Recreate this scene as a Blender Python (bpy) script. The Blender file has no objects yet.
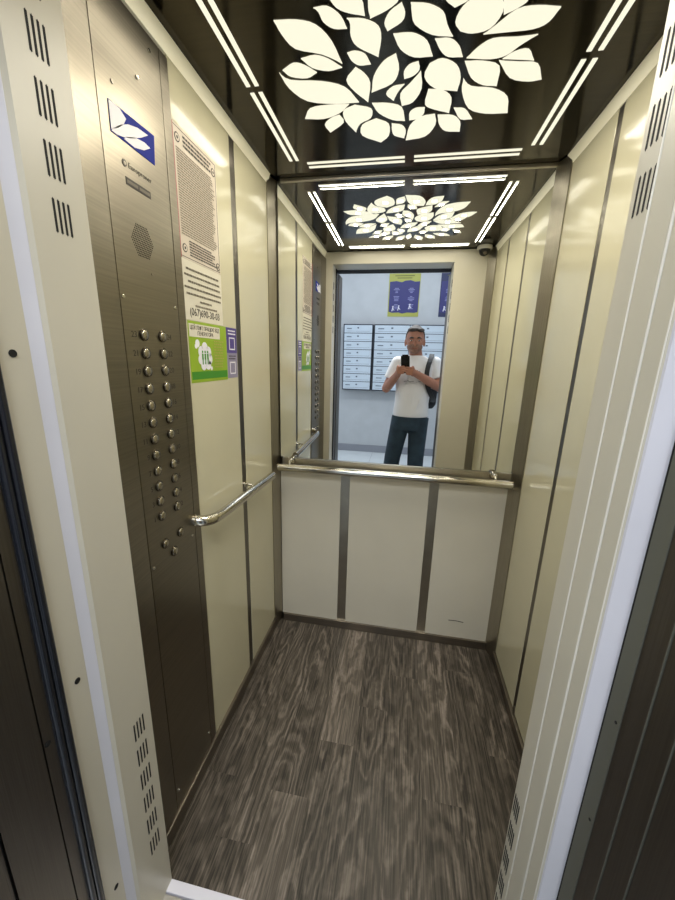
import bpy, bmesh, math, random
from mathutils import Vector, Matrix
random.seed(7)
C = bpy.context.scene.collection
PI = math.pi
# ------------------------------------------------------------------ dimensions (metres)
XL, XR = -0.587, 0.5175          # cabin side walls
OL, OR_ = -0.530, 0.272          # door opening
D, YF = 1.633, 0.590             # mirror wall, inner face of the front wall
ZC, ZO = 2.090, 2.011            # ceiling, top of the opening
EYE = 1.39
# ------------------------------------------------------------------ materials
def new_mat(name):
    m = bpy.data.materials.new(name); m.use_nodes = True
    nt = m.node_tree; b = nt.nodes['Principled BSDF']
    return m, nt, b
def lin(h):
    h = h.lstrip('#'); v = [int(h[i:i+2], 16)/255 for i in (0, 2, 4)]
    return tuple((x/12.92 if x <= .04045 else ((x+.055)/1.055)**2.4) for x in v) + (1,)
def plain(name, col, rough=.5, metal=0, coat=0, bump=0, bscale=200, var=.04, vscale=6, emit=0, spec=.5):
    m, nt, b = new_mat(name)
    c = lin(col) if isinstance(col, str) else tuple(col)+(1,)
    tc = nt.nodes.new('ShaderNodeTexCoord')
    n = nt.nodes.new('ShaderNodeTexNoise'); n.inputs['Scale'].default_value = vscale; n.inputs['Detail'].default_value = 4
    nt.links.new(tc.outputs['Object'], n.inputs['Vector'])
    r = nt.nodes.new('ShaderNodeValToRGB')
    r.color_ramp.elements[0].position = .3; r.color_ramp.elements[1].position = .7
    r.color_ramp.elements[0].color = tuple(x*(1-var) for x in c[:3])+(1,)
    r.color_ramp.elements[1].color = tuple(min(1, x*(1+var)) for x in c[:3])+(1,)
    nt.links.new(n.outputs['Fac'], r.inputs['Fac']); nt.links.new(r.outputs['Color'], b.inputs['Base Color'])
    b.inputs['Roughness'].default_value = rough; b.inputs['Metallic'].default_value = metal
    b.inputs['Coat Weight'].default_value = coat; b.inputs['Coat Roughness'].default_value = .05
    b.inputs['Specular IOR Level'].default_value = spec
    if bump:
        n2 = nt.nodes.new('ShaderNodeTexNoise'); n2.inputs['Scale'].default_value = bscale; n2.inputs['Detail'].default_value = 3
        nt.links.new(tc.outputs['Object'], n2.inputs['Vector'])
        bp = nt.nodes.new('ShaderNodeBump'); bp.inputs['Strength'].default_value = bump; bp.inputs['Distance'].default_value = .002
        nt.links.new(n2.outputs['Fac'], bp.inputs['Height']); nt.links.new(bp.outputs['Normal'], b.inputs['Normal'])
    if emit:
        b.inputs['Emission Color'].default_value = c; b.inputs['Emission Strength'].default_value = emit
    return m
def steel(name, col, rough, stretch=(3, 3, 260), amp=.10, bump=.25, cvar=.12):
    """brushed stainless: grain stretched by the mapping scale"""
    m, nt, b = new_mat(name); c = lin(col)
    tc = nt.nodes.new('ShaderNodeTexCoord'); mp = nt.nodes.new('ShaderNodeMapping')
    mp.inputs['Scale'].default_value = stretch
    nt.links.new(tc.outputs['Object'], mp.inputs['Vector'])
    n = nt.nodes.new('ShaderNodeTexNoise'); n.inputs['Scale'].default_value = 3; n.inputs['Detail'].default_value = 6
    nt.links.new(mp.outputs['Vector'], n.inputs['Vector'])
    r = nt.nodes.new('ShaderNodeValToRGB'); r.color_ramp.elements[0].position = .3; r.color_ramp.elements[1].position = .7
    r.color_ramp.elements[0].color = tuple(x*(1-cvar) for x in c[:3])+(1,)
    r.color_ramp.elements[1].color = tuple(min(1, x*(1+cvar)) for x in c[:3])+(1,)
    nt.links.new(n.outputs['Fac'], r.inputs['Fac']); nt.links.new(r.outputs['Color'], b.inputs['Base Color'])
    mr = nt.nodes.new('ShaderNodeMapRange'); mr.inputs['To Min'].default_value = rough-amp/2; mr.inputs['To Max'].default_value = rough+amp/2
    nt.links.new(n.outputs['Fac'], mr.inputs['Value']); nt.links.new(mr.outputs['Result'], b.inputs['Roughness'])
    b.inputs['Metallic'].default_value = 1
    if bump:
        bp = nt.nodes.new('ShaderNodeBump'); bp.inputs['Strength'].default_value = bump; bp.inputs['Distance'].default_value = .0004
        nt.links.new(n.outputs['Fac'], bp.inputs['Height']); nt.links.new(bp.outputs['Normal'], b.inputs['Normal'])
    return m
def emitter(name, col, s):
    m, nt, b = new_mat(name); c = lin(col)
    b.inputs['Base Color'].default_value = (.08, .08, .07, 1); b.inputs['Roughness'].default_value = .4
    b.inputs['Emission Color'].default_value = c; b.inputs['Emission Strength'].default_value = s
    return m
def floor_mat():
    m, nt, b = new_mat('dark_wood_vinyl'); L = nt.links; N = nt.nodes.new
    at = N('ShaderNodeAttribute'); at.attribute_name = 'plank'      # r,g = seed offset, b = tint
    sp = N('ShaderNodeSeparateColor'); L.new(at.outputs['Color'], sp.inputs['Color'])
    tc = N('ShaderNodeTexCoord'); sx = N('ShaderNodeSeparateXYZ'); L.new(tc.outputs['Object'], sx.inputs['Vector'])
    def math_(op, a, bb=None):
        n = N('ShaderNodeMath'); n.operation = op
        for i, v in enumerate((a, bb)):
            if v is None: continue
            if isinstance(v, (int, float)): n.inputs[i].default_value = v
            else: L.new(v, n.inputs[i])
        return n.outputs[0]
    def comb(x, y, z=0):
        n = N('ShaderNodeCombineXYZ')
        for i, v in enumerate((x, y, z)):
            if isinstance(v, (int, float)): n.inputs[i].default_value = v
            else: L.new(v, n.inputs[i])
        return n.outputs[0]
    seed = math_('MULTIPLY', sp.outputs['Red'], 40.0)
    x = sx.outputs['X']; y = sx.outputs['Y']
    # cathedral figure: rings of a long stretched noise hill
    nz = N('ShaderNodeTexNoise'); nz.inputs['Scale'].default_value = 1; nz.inputs['Detail'].default_value = 1.5; nz.inputs['Roughness'].default_value = .45
    L.new(comb(math_('MULTIPLY', x, 8.0), math_('MULTIPLY', y, 1.35), seed), nz.inputs['Vector'])
    wob = N('ShaderNodeTexNoise'); wob.inputs['Scale'].default_value = 1; wob.inputs['Detail'].default_value = 3
    L.new(comb(math_('MULTIPLY', x, 40.0), math_('MULTIPLY', y, 22.0), seed), wob.inputs['Vector'])
    ph = math_('ADD', math_('MULTIPLY', nz.outputs['Fac'], 85.0), math_('MULTIPLY', wob.outputs['Fac'], 8.0))
    ring = math_('ADD', math_('MULTIPLY', math_('SINE', ph), .5), .5)
    ring = math_('POWER', ring, 1.6)
    # fine fibres
    fb = N('ShaderNodeTexNoise'); fb.inputs['Scale'].default_value = 1; fb.inputs['Detail'].default_value = 5; fb.inputs['Roughness'].default_value = .55
    L.new(comb(math_('MULTIPLY', x, 230.0), math_('MULTIPLY', y, 6.0), seed), fb.inputs['Vector'])
    big = N('ShaderNodeTexNoise'); big.inputs['Scale'].default_value = 1; big.inputs['Detail'].default_value = 2
    L.new(comb(math_('MULTIPLY', x, 14.0), math_('MULTIPLY', y, 2.2), math_('ADD', seed, 9.0)), big.inputs['Vector'])
    amp = math_('ADD', math_('MULTIPLY', big.outputs['Fac'], .9), -.12)
    v = math_('ADD', math_('MULTIPLY', math_('MULTIPLY', ring, amp), .80), math_('MULTIPLY', fb.outputs['Fac'], 1.25))
    v = math_('ADD', v, math_('MULTIPLY', sp.outputs['Blue'], .55))
    v = math_('ADD', v, -.55)
    r = N('ShaderNodeValToRGB'); e = r.color_ramp.elements
    e[0].position = 0; e[0].color = lin('#2b2620'); e[1].position = 1; e[1].color = lin('#a99d91')
    k = e.new(.35); k.color = lin('#5b5349'); k = e.new(.65); k.color = lin('#81766b')
    L.new(v, r.inputs['Fac']); L.new(r.outputs['Color'], b.inputs['Base Color'])
    b.inputs['Roughness'].default_value = .42; b.inputs['Specular IOR Level'].default_value = .35
    bp = N('ShaderNodeBump'); bp.inputs['Strength'].default_value = .25; bp.inputs['Distance'].default_value = .0006
    L.new(v, bp.inputs['Height']); L.new(bp.outputs['Normal'], b.inputs['Normal'])
    return m

CREAM = plain('cream_laminate', (.605, .565, .40), .15, coat=.08, var=.015)
CREAM_P = plain('cream_painted_steel', (.60, .56, .455), .30, coat=.0, var=.02)
COVE = plain('cream_cove_glow', (.86, .81, .60), .30, var=.01, emit=.12)  # trim, no lamp: glow painted with a raised base colour and slight emission
STEEL_V = steel('brushed_steel', '#a8a294', .33, (3, 260, 3))
STEEL_C = steel('brushed_steel_control_panel', '#857e70', .31, (1, 1.2, 90), amp=.04, bump=0, cvar=.09)
STEEL_D = steel('dark_brushed_steel', '#6d675b', .34, (220, 220, 2), bump=.12)
STEEL_B = steel('steel_skirting', '#8f877b', .35, (3, 3, 200))
JAMB = steel('landing_door_steel', '#6b6661', .42, (200, 200, 2), bump=.1)
JAMB_L = plain('greenish_grey_metal_edge', '#73746a', .42, metal=.5)
CHROME = plain('polished_stainless', '#c9c4b6', .13, metal=1, var=.03)
CEIL = steel('dark_polished_ceiling_steel', '#3a352b', .12, (2, 40, 2), amp=.05, bump=.05)
RUBBER = plain('black_rubber_seal', '#1a1c22', .25)
BLACK = plain('black_matte', '#070707', .8)
ALU = plain('aluminium_sill', '#c8c6c2', .35, metal=.85, bump=.1)
LIGHT = emitter('warm_light_diffuser', '#fbf6dd', .84)
FLOOR = floor_mat()
EDGE_HL = plain('lavender_white_highlight', (.66, .645, .68), .4); LITE = plain('pale_cream_highlight', (.85, .82, .74), .35)  # painted highlights: lobby light on the chamfers, bright lines on the ribs
INK2 = plain('faded_ink', '#6a6254', .6)
def mirror_mat():
    m, nt, b = new_mat('mirror_silver')
    b.inputs['Base Color'].default_value = (.93, .945, .93, 1); b.inputs['Metallic'].default_value = 1; b.inputs['Roughness'].default_value = 0.0
    return m
MIRROR = mirror_mat()
PAPER = plain('white_paper', '#d8d2c0', .55)
PAPER_P = plain('pinkish_paper', '#cfc3b2', .45)
INK = plain('printed_ink', '#3a342e', .6)
INKG = plain('grey_ink', '#857c6d', .6)
RED = plain('red_edge', '#9c2c38', .5)
GREEN = plain('sticker_green', '#8fae1e', .4); DGREEN = plain('sticker_dark_green', '#3c8a1e', .4)
PURPLE = plain('sticker_purple', '#4b3a86', .4); BLUE = plain('logo_blue', '#14268f', .6, spec=.15); WHITE = plain('white_print', '#eceaf2', .4)
LOBWALL = plain('lobby_plaster', (.50, .52, .54), .8, bump=.1)
LOBFLOOR = plain('lobby_tile', (.62, .66, .68), .35)
LOBBASE = plain('lobby_grey_base', '#8d9098', .6)
MBFRAME = plain('mailbox_frame_dark', '#1b2030', .45)
MBDOOR = plain('mailbox_door_white', (.56, .64, .72), .35)
MBLINE = plain('mailbox_mark', '#5a6474', .5)
YELLOW = plain('poster_yellow', '#a9aa52', .5); POSTB = plain('poster_blue', '#34346f', .5)
SKIN = plain('skin', '#b07a62', .5, var=.06, vscale=20)
HAIR = plain('grey_brown_hair', '#4c443f', .7, bump=.6, bscale=300, var=.3, vscale=60)
BEARD = plain('grey_stubble', '#93705f', .7, bump=.4, bscale=300, var=.2, vscale=80)
SHIRT = plain('white_cotton', '#f2f0f0', .85, bump=.2, bscale=60)
JEANS = plain('dark_teal_denim', '#2c3d49', .85, bump=.3, bscale=300, var=.25, vscale=14)
NYLON = plain('black_nylon', '#15161b', .6, bump=.2)
PHONE = plain('black_phone_glass', '#101114', .15)
GLASSB = plain('dark_lens_glass', '#050507', .05)
LIP = plain('lips', '#94564a', .5); EYEW = plain('eye_white', '#e4dfd8', .3); EYED = plain('eye_dark', '#231a15', .2)
SHOE = plain('dark_shoe', '#1c1c1e', .6); SOLE = plain('white_sole', '#c9c9c6', .6)

# ------------------------------------------------------------------ mesh helpers
def obj(name, bm, mat, parent=None, smooth=False, auto=None, kind=None):
    bmesh.ops.recalc_face_normals(bm, faces=bm.faces)
    me = bpy.data.meshes.new(name); bm.to_mesh(me); bm.free()
    if mat: me.materials.append(mat)
    if smooth:
        for p in me.polygons: p.use_smooth = True
        if auto:
            me.set_sharp_from_angle(angle=math.radians(auto))
    o = bpy.data.objects.new(name, me); C.objects.link(o)
    if parent:
        o.parent = parent; o.matrix_parent_inverse = Matrix.Translation(-parent_loc(parent))
    if kind: o['kind'] = kind
    return o
def parent_loc(p):
    v = Vector(p.location)
    while p.parent: p = p.parent; v += Vector(p.location) * 0
    return v
def rebase(o, loc):
    """move the object's origin to loc without moving its geometry (top-level objects only)"""
    loc = Vector(loc); o.data.transform(Matrix.Translation(-loc)); o.location = loc; return o
def thing(name, label, cat, loc=(0, 0, 0), group=None, kind=None):
    o = bpy.data.objects.new(name, None); C.objects.link(o); o.empty_display_size = .05
    o.location = loc
    if kind: o['kind'] = kind
    tag(o, label, cat, group); return o
def tag(o, label, cat, group=None):
    if label: o['label'] = label
    if cat: o['category'] = cat
    if group: o['group'] = group
    return o
def BM(): return bmesh.new()
def box(bm, x0, x1, y0, y1, z0, z1, bevel=0):
    t = bmesh.new(); r = bmesh.ops.create_cube(t, size=1)
    for v in t.verts:
        v.co = Vector((x0+(v.co.x+.5)*(x1-x0), y0+(v.co.y+.5)*(y1-y0), z0+(v.co.z+.5)*(z1-z0)))
    if bevel: bmesh.ops.bevel(t, geom=t.edges[:], offset=bevel, segments=2, profile=.7, affect='EDGES')
    merge(bm, t); return bm
def merge(bm, t, M=None):
    me = bpy.data.meshes.new('tmp'); t.to_mesh(me); t.free()
    if M is not None: me.transform(M)
    bm.from_mesh(me); bpy.data.meshes.remove(me)
def prism_xy(bm, pts, z0, z1):
    lo = [bm.verts.new((x, y, z0)) for x, y in pts]; hi = [bm.verts.new((x, y, z1)) for x, y in pts]
    bm.faces.new(lo); bm.faces.new(hi[::-1]); n = len(pts)
    for i in range(n): bm.faces.new((lo[i], lo[(i+1) % n], hi[(i+1) % n], hi[i]))
    return bm
def prism_yz(bm, pts, x0, x1):
    """pts are (y, z); extruded from x0 to x1"""
    lo = [bm.verts.new((x0, y, z)) for y, z in pts]; hi = [bm.verts.new((x1, y, z)) for y, z in pts]
    bm.faces.new(lo); bm.faces.new(hi[::-1]); n = len(pts)
    for i in range(n): bm.faces.new((lo[i], lo[(i+1) % n], hi[(i+1) % n], hi[i]))
    return bm
def prism_xz(bm, pts, y0, y1):
    lo = [bm.verts.new((x, y0, z)) for x, z in pts]; hi = [bm.verts.new((x, y1, z)) for x, z in pts]
    bm.faces.new(lo); bm.faces.new(hi[::-1]); n = len(pts)
    for i in range(n): bm.faces.new((lo[i], lo[(i+1) % n], hi[(i+1) % n], hi[i]))
    return bm
def tube(bm, path, rad, seg=14, cap=True, ell=None):
    """round tube through path; rad number or list; ell=(a,b) flattens"""
    P = [Vector(p) for p in path]; n = len(P); R = rad if isinstance(rad, (list, tuple)) else [rad]*n
    prev = None; rings = []
    for i, p in enumerate(P):
        t = (P[min(i+1, n-1)]-P[max(i-1, 0)]).normalized()
        if prev is None:
            a = Vector((0, 0, 1)) if abs(t.z) < .9 else Vector((0, 1, 0))
            u = t.cross(a).normalized()
        else: u = (prev - t*prev.dot(t)).normalized()
        prev = u; w = t.cross(u)
        ra, rb = (R[i]*(ell[0] if ell else 1), R[i]*(ell[1] if ell else 1))
        rings.append([bm.verts.new(p+u*math.cos(2*PI*k/seg)*ra+w*math.sin(2*PI*k/seg)*rb) for k in range(seg)])
    for a, b in zip(rings, rings[1:]):
        for k in range(seg): bm.faces.new((a[k], a[(k+1) % seg], b[(k+1) % seg], b[k]))
    if cap: bm.faces.new(rings[0][::-1]); bm.faces.new(rings[-1])
    return bm
def arc(p0, p1, p2, n=8):
    p0, p1, p2 = map(Vector, (p0, p1, p2))
    return [p0*(1-t)**2+p1*2*t*(1-t)+p2*t*t for t in [k/n for k in range(n+1)]]
def ellipsoid(bm, c, r, M=None, seg=20, rings=14):
    t = bmesh.new(); bmesh.ops.create_uvsphere(t, u_segments=seg, v_segments=rings, radius=1)
    MM = Matrix.Translation(Vector(c)) @ (M if M is not None else Matrix.Identity(4)) @ Matrix.Diagonal((r[0], r[1], r[2], 1))
    merge(bm, t, MM); return bm
def cyl(bm, c, axis, r, h, seg=24, r2=None, bevel=0):
    t = bmesh.new(); bmesh.ops.create_cone(t, cap_ends=True, segments=seg, radius1=r, radius2=r if r2 is None else r2, depth=h)
    if bevel:
        ed = [e for e in t.edges if abs(e.verts[0].co.z-e.verts[1].co.z) < 1e-6 and e.verts[0].co.z > 0]
        bmesh.ops.bevel(t, geom=ed, offset=bevel, segments=3, profile=.6, affect='EDGES')
    q = Vector((0, 0, 1)).rotation_difference(Vector(axis)).to_matrix().to_4x4()
    merge(bm, t, Matrix.Translation(Vector(c)) @ q); return bm
def text_bm(s, size, M, align='LEFT', extrude=.0002, xscale=1.0):
    cu = bpy.data.curves.new('txt', 'FONT'); cu.body = s; cu.size = size; cu.extrude = extrude
    cu.align_x = align; cu.align_y = 'CENTER'; cu.resolution_u = 3
    o = bpy.data.objects.new('txt', cu); C.objects.link(o)
    dg = bpy.context.evaluated_depsgraph_get(); me = bpy.data.meshes.new_from_object(o.evaluated_get(dg))
    bpy.data.objects.remove(o); bpy.data.curves.remove(cu)
    me.transform(M @ Matrix.Diagonal((xscale, 1, 1, 1)))
    b = bmesh.new(); b.from_mesh(me); bpy.data.meshes.remove(me); return b
# text/decals on the left wall read along +Y, up +Z, facing +X
LW = Matrix(((0, 0, 1, 0), (1, 0, 0, 0), (0, 1, 0, 0), (0, 0, 0, 1)))
def on_left(y, z, x): return Matrix.Translation((x, y, z)) @ LW
# text on the lobby wall faces +Y: reads along -X when seen from the cabin
LB = Matrix(((-1, 0, 0, 0), (0, 0, 1, 0), (0, 1, 0, 0), (0, 0, 0, 1)))
def on_lobby(x, z, y): return Matrix.Translation((x, y, z)) @ LB
def wl(o):
    return Vector(o.location) if o.parent is None else wl(o.parent)+o.matrix_parent_inverse.to_translation()+Vector(o.location)
parent_loc = wl

# ================================================================== SETTING
def plank_floor():
    bm = BM(); col = bm.loops.layers.color.new('plank')
    w = .1235; rnd = random.Random(11); xs = [XL+i*w for i in range(10)]
    cuts = {0: [.86], 1: [.70], 2: [.845], 3: [1.035], 4: [1.20], 5: [.66, 1.38], 6: [.915], 7: [1.46], 8: [1.1]}
    tint = {(2, 0): .72, (3, 1): .74, (6, 1): .60, (5, 1): .46, (4, 0): .40, (1, 1): .45, (0, 0): .30, (8, 1): .34, (7, 0): .36, (7, 1): .42}
    for i in range(9):
        x0, x1 = xs[i], min(xs[i+1], XR)
        ys = [YF]+cuts.get(i, [])+[D]
        for j in range(len(ys)-1):
            f = bm.faces.new([bm.verts.new(p) for p in ((x0, ys[j], 0), (x1, ys[j], 0), (x1, ys[j+1], 0), (x0, ys[j+1], 0))])
            c = (rnd.random(), rnd.random(), tint.get((i, j), .30+.14*rnd.random()), 1)
            for l in f.loops: l[col] = c
    o = obj('floor', bm, FLOOR, kind='structure'); return o
fl = plank_floor()
sub = box(BM(), XL-.05, XR+.05, YF, D+.05, -.06, -.002); obj('floor_deck', sub, STEEL_B, fl)

ce = obj('ceiling', box(BM(), XL-.04, XR+.04, YF-.04, D+.06, ZC, ZC+.04), CEIL, kind='structure')
def trim(name, bm, mat, label=None, **k):
    o = obj(name, bm, mat, kind='structure', **k)
    return o
# walls: a steel slab behind, cream panels and steel strips in front as parts
w = obj('wall_left', box(BM(), XL-.05, XL-.012, YF-.03, D+.04, 0, ZC), STEEL_D, kind='structure')
obj('panel', box(BM(), XL-.014, XL, .942, 1.250, .05, 2.07, .003), CREAM, w)
obj('panel', box(BM(), XL-.014, XL, 1.287, 1.592, .05, 2.07, .003), CREAM, w)
obj('steel_strip', box(BM(), XL-.014, XL-.0015, 1.2495, 1.2875, .05, 2.07), STEEL_D, w)
w = obj('wall_right', box(BM(), XR+.012, XR+.05, YF-.03, D+.04, 0, ZC), STEEL_D, kind='structure')
for y0, y1 in ((.63, .905), (.932, 1.248), (1.276, 1.566)):
    obj('panel', box(BM(), XR, XR+.014, y0, y1, .05, 2.07, .003), CREAM, w)
for y0, y1 in ((.905, .932), (1.248, 1.276)):
    obj('steel_strip', box(BM(), XR+.0015, XR+.014, y0-.0005, y1+.0005, .05, 2.07), STEEL_D, w)
w = obj('wall_back', box(BM(), XL-.04, XR+.04, D+.014, D+.05, 0, ZC), STEEL_D, kind='structure')
for x0, x1 in ((-.564, -.264), (-.220, .150), (.192, .492)):
    obj('panel', box(BM(), x0, x1, D, D+.014, .04, .862, .003), CREAM_P, w)
for x0, x1 in ((-.264, -.220), (.150, .192)):
    obj('steel_strip', box(BM(), x0, x1, D+.003, D+.014, .04, .862), STEEL_V, w)
obj('mirror_ledge', box(BM(), -.55, .49, D-.012, D+.014, .862, .921, .003), STEEL_V, w)
scr = tube(BM(), [(.30, D-.0006, .136), (.335, D-.0006, .138), (.372, D-.0006, .134)], .0016, 6); obj('scratch_mark', scr, INK, w)
# corner posts (45 degree brushed steel)
obj('trim_1', prism_xy(BM(), [(XL, D-.062), (XL+.003, D-.064), (XL+.018, D-.010), (XL+.024, D+.01), (XL-.01, D+.01)], .0, ZC-.004), STEEL_V, kind='structure')
obj('trim_2', prism_xy(BM(), [(XR, D-.072), (XR-.004, D-.076), (XR-.026, D-.012), (XR-.034, D+.01), (XR+.01, D+.01)], .0, ZC-.004), STEEL_V, kind='structure')
obj('trim_3', prism_xy(BM(), [(XR, YF+.055), (XR-.004, YF+.059), (XR-.04, YF+.012), (XR-.046, YF-.01), (XR+.01, YF-.01)], .0, ZC-.004), STEEL_V, kind='structure')
# cream cove strips where the walls meet the ceiling
obj('trim_4', prism_xz(BM(), [(XL-.01, 2.056), (XL+.001, 2.056), (XL+.013, ZC-.001), (XL-.01, ZC-.001)], YF, D-.05), COVE, kind='structure')
obj('trim_5', prism_xz(BM(), [(XR+.01, 2.056), (XR-.001, 2.056), (XR-.013, ZC-.001), (XR+.01, ZC-.001)], YF, D-.05), COVE, kind='structure')
# skirtings
obj('baseboard_left', box(BM(), XL-.01, XL+.010, .60, D-.05, 0, .052, .003), STEEL_B, kind='structure')
obj('baseboard_right', box(BM(), XR-.010, XR+.01, .60, D-.06, 0, .046, .003), STEEL_B, kind='structure')
obj('baseboard_back', box(BM(), XL+.03, XR-.02, D-.010, D+.01, 0, .042, .003), STEEL_B, kind='structure')

# front wall returns with the door reveal
def slots(parent, x0, x1, ys, z, h=.048):
    bm = BM()
    for y in ys:
        t = bmesh.new(); box(t, x0, x1, y-.0019, y+.0019, z-h/2, z+h/2, 0)
        ed = [e for e in t.edges if abs(e.verts[0].co.y-e.verts[1].co.y) < 1e-6 and abs(e.verts[0].co.z-e.verts[1].co.z) < 1e-6]
        bmesh.ops.bevel(t, geom=ed, offset=.0016, segments=3, affect='EDGES'); merge(bm, t)
    return obj('vent_slots', bm, BLACK, parent)
LPROF = [(OL, YF), (OL, .489), (OL-.003, .484), (OL-.010, .471), (OL-.012, .464), (OL-.012, .405), (XL-.05, .405), (XL-.05, YF)]
wf = obj('wall_front', prism_xy(BM(), LPROF, 0, ZO+.075), CREAM_P, kind='structure')
RPROF = [(OR_, YF), (OR_, .548), (OR_+.0015, .546), (OR_+.0015, .544), (OR_, .542), (OR_, .500), (OR_+.0015, .498), (OR_+.0015, .494), (OR_, .492),
         (OR_, .458), (OR_+.003, .453), (OR_+.016, .440), (OR_+.020, .437), (XR+.05, .437), (XR+.05, YF)]
obj('return_panel', prism_xy(BM(), RPROF, 0, ZO+.075), CREAM_P, wf)
obj('header_panel', box(BM(), OL, OR_, .42, YF, ZO, ZC-.002, .003), CREAM_P, wf)
obj('edge_highlight', prism_xy(BM(), [(OL-.0040, .4840), (OL-.0040, .4810), (OL-.0095, .4695), (OL-.0120, .4640), (OL-.014, .4640), (OL-.014, .4840)], 0, ZO-.002), EDGE_HL, wf)  # pale strip painting the lobby-light highlight on the left chamfer
obj('edge_highlight', prism_xy(BM(), [(OR_+.0005, .4585), (OR_+.002, .4530), (OR_+.0155, .4390), (OR_+.0200, .4365), (OR_+.03, .440), (OR_+.03, .4585)], 0, ZO-.002), EDGE_HL, wf)  # same painted highlight on the right chamfer
for y_ in (.4600, .4960, .5450): obj('pressed_rib_highlight', box(BM(), OR_-.0006, OR_+.002, y_-.0011, y_+.0011, .0 if y_ < .5 else .42, ZO-.002), LITE, wf)  # pressed lines; their pale colour paints the highlight along them
for k in range(7):
    zz = 1.808-.0737*k+.0737
    if k < 5: slots(wf, OL-.003, OL+.0004, [.528, .5365, .545, .5535], zz); slots(wf, OR_-.0004, OR_+.003, [.548, .558, .568, .578], zz+.008)
for k in range(6):
    zz = .577-.072*k
    slots(wf, OL-.003, OL+.0004, [.538, .547, .556, .565], zz); slots(wf, OR_-.0004, OR_+.003, [.563, .570, .577, .584], zz-.03)
for y, z in ((.438, 1.385), (.444, .815), (.446, .262)):
    b = cyl(BM(), (OL-.0118, y, z), (1, 0, 0), .0055, .002, 16); obj('hole', b, BLACK, wf)
# door edge: rubber seals and landing door steel in front of the cabin
JL = OL-.012; JR = OR_+.013
bm = BM(); tube(bm, [(JL+.001, .409, .0), (JL+.001, .409, ZO)], .0075, 12); tube(bm, [(JL+.001, .396, 0), (JL+.001, .396, ZO)], .006, 12)
obj('trim_6', bm, RUBBER, kind='structure', smooth=True, auto=40)
bm = BM(); box(bm, JR+.004, JR+.03, .428, .437, 0, ZO)
obj('trim_7', bm, BLACK, kind='structure')
dl = obj('trim_8', box(BM(), JL-.06, JL-.001, .371, .390, 0, ZO), JAMB, kind='structure')
obj('jamb_face', box(BM(), JL-.06, JL-.001, .292, .3685, 0, ZO), JAMB, dl)
obj('jamb_gap', box(BM(), JL-.06, JL-.006, .13, .391, 0, ZO), BLACK, dl)
obj('jamb_face', box(BM(), JL-.06, JL+.004, .14, .286, 0, ZO, .004), JAMB, dl)
b = cyl(BM(), (JL-.001, .377, .755), (1, 0, 0), .005, .002, 14); obj('hole', b, BLACK, dl)
dr = obj('trim_9', box(BM(), JR, JR+.06, .402, .428, 0, ZO), JAMB_L, kind='structure')
obj('jamb_face', box(BM(), JR+.001, JR+.06, .369, .4015, 0, ZO), JAMB, dr)
obj('groove_edge', box(BM(), JR, JR+.06, .3675, .369, 0, ZO), JAMB_L, dr)
obj('jamb_face', box(BM(), JR+.001, JR+.06, .332, .3665, 0, ZO), JAMB, dr)
obj('groove_edge', box(BM(), JR, JR+.06, .3308, .332, 0, ZO), JAMB_L, dr)
obj('jamb_face', box(BM(), JR+.001, JR+.06, .14, .330, 0, ZO), JAMB, dr)
for y, z in ((.408, .965), (.408, .80)):
    b = cyl(BM(), (JR, y, z), (1, 0, 0), .0018, .002, 10); obj('hole', b, BLACK, dr)
hd = obj('trim_10', box(BM(), JL-.06, JR+.06, .30, .415, ZO-.001, ZO+.10), BLACK, kind='structure')
obj('landing_header', box(BM(), JL-.06, JR+.06, .14, .30, ZO+.040, ZO+.10, .004), JAMB_L, hd)
# sills
si = obj('trim_11', box(BM(), OL-.02, OR_+.03, .565, YF, -.03, .004, .0015), WHITE, kind='structure')
bm = BM()
for y0, y1 in ((.535, .562), (.50, .53), (.465, .495), (.43, .46), (.36, .42), (.30, .355), (.22, .295), (.14, .215)): box(bm, OL-.02, OR_+.03, y0, y1, -.03, .001, .0015)
box(bm, OL-.02, OR_+.03, .14, .565, -.03, -.008)
obj('sill_rails', bm, ALU, si)

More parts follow.
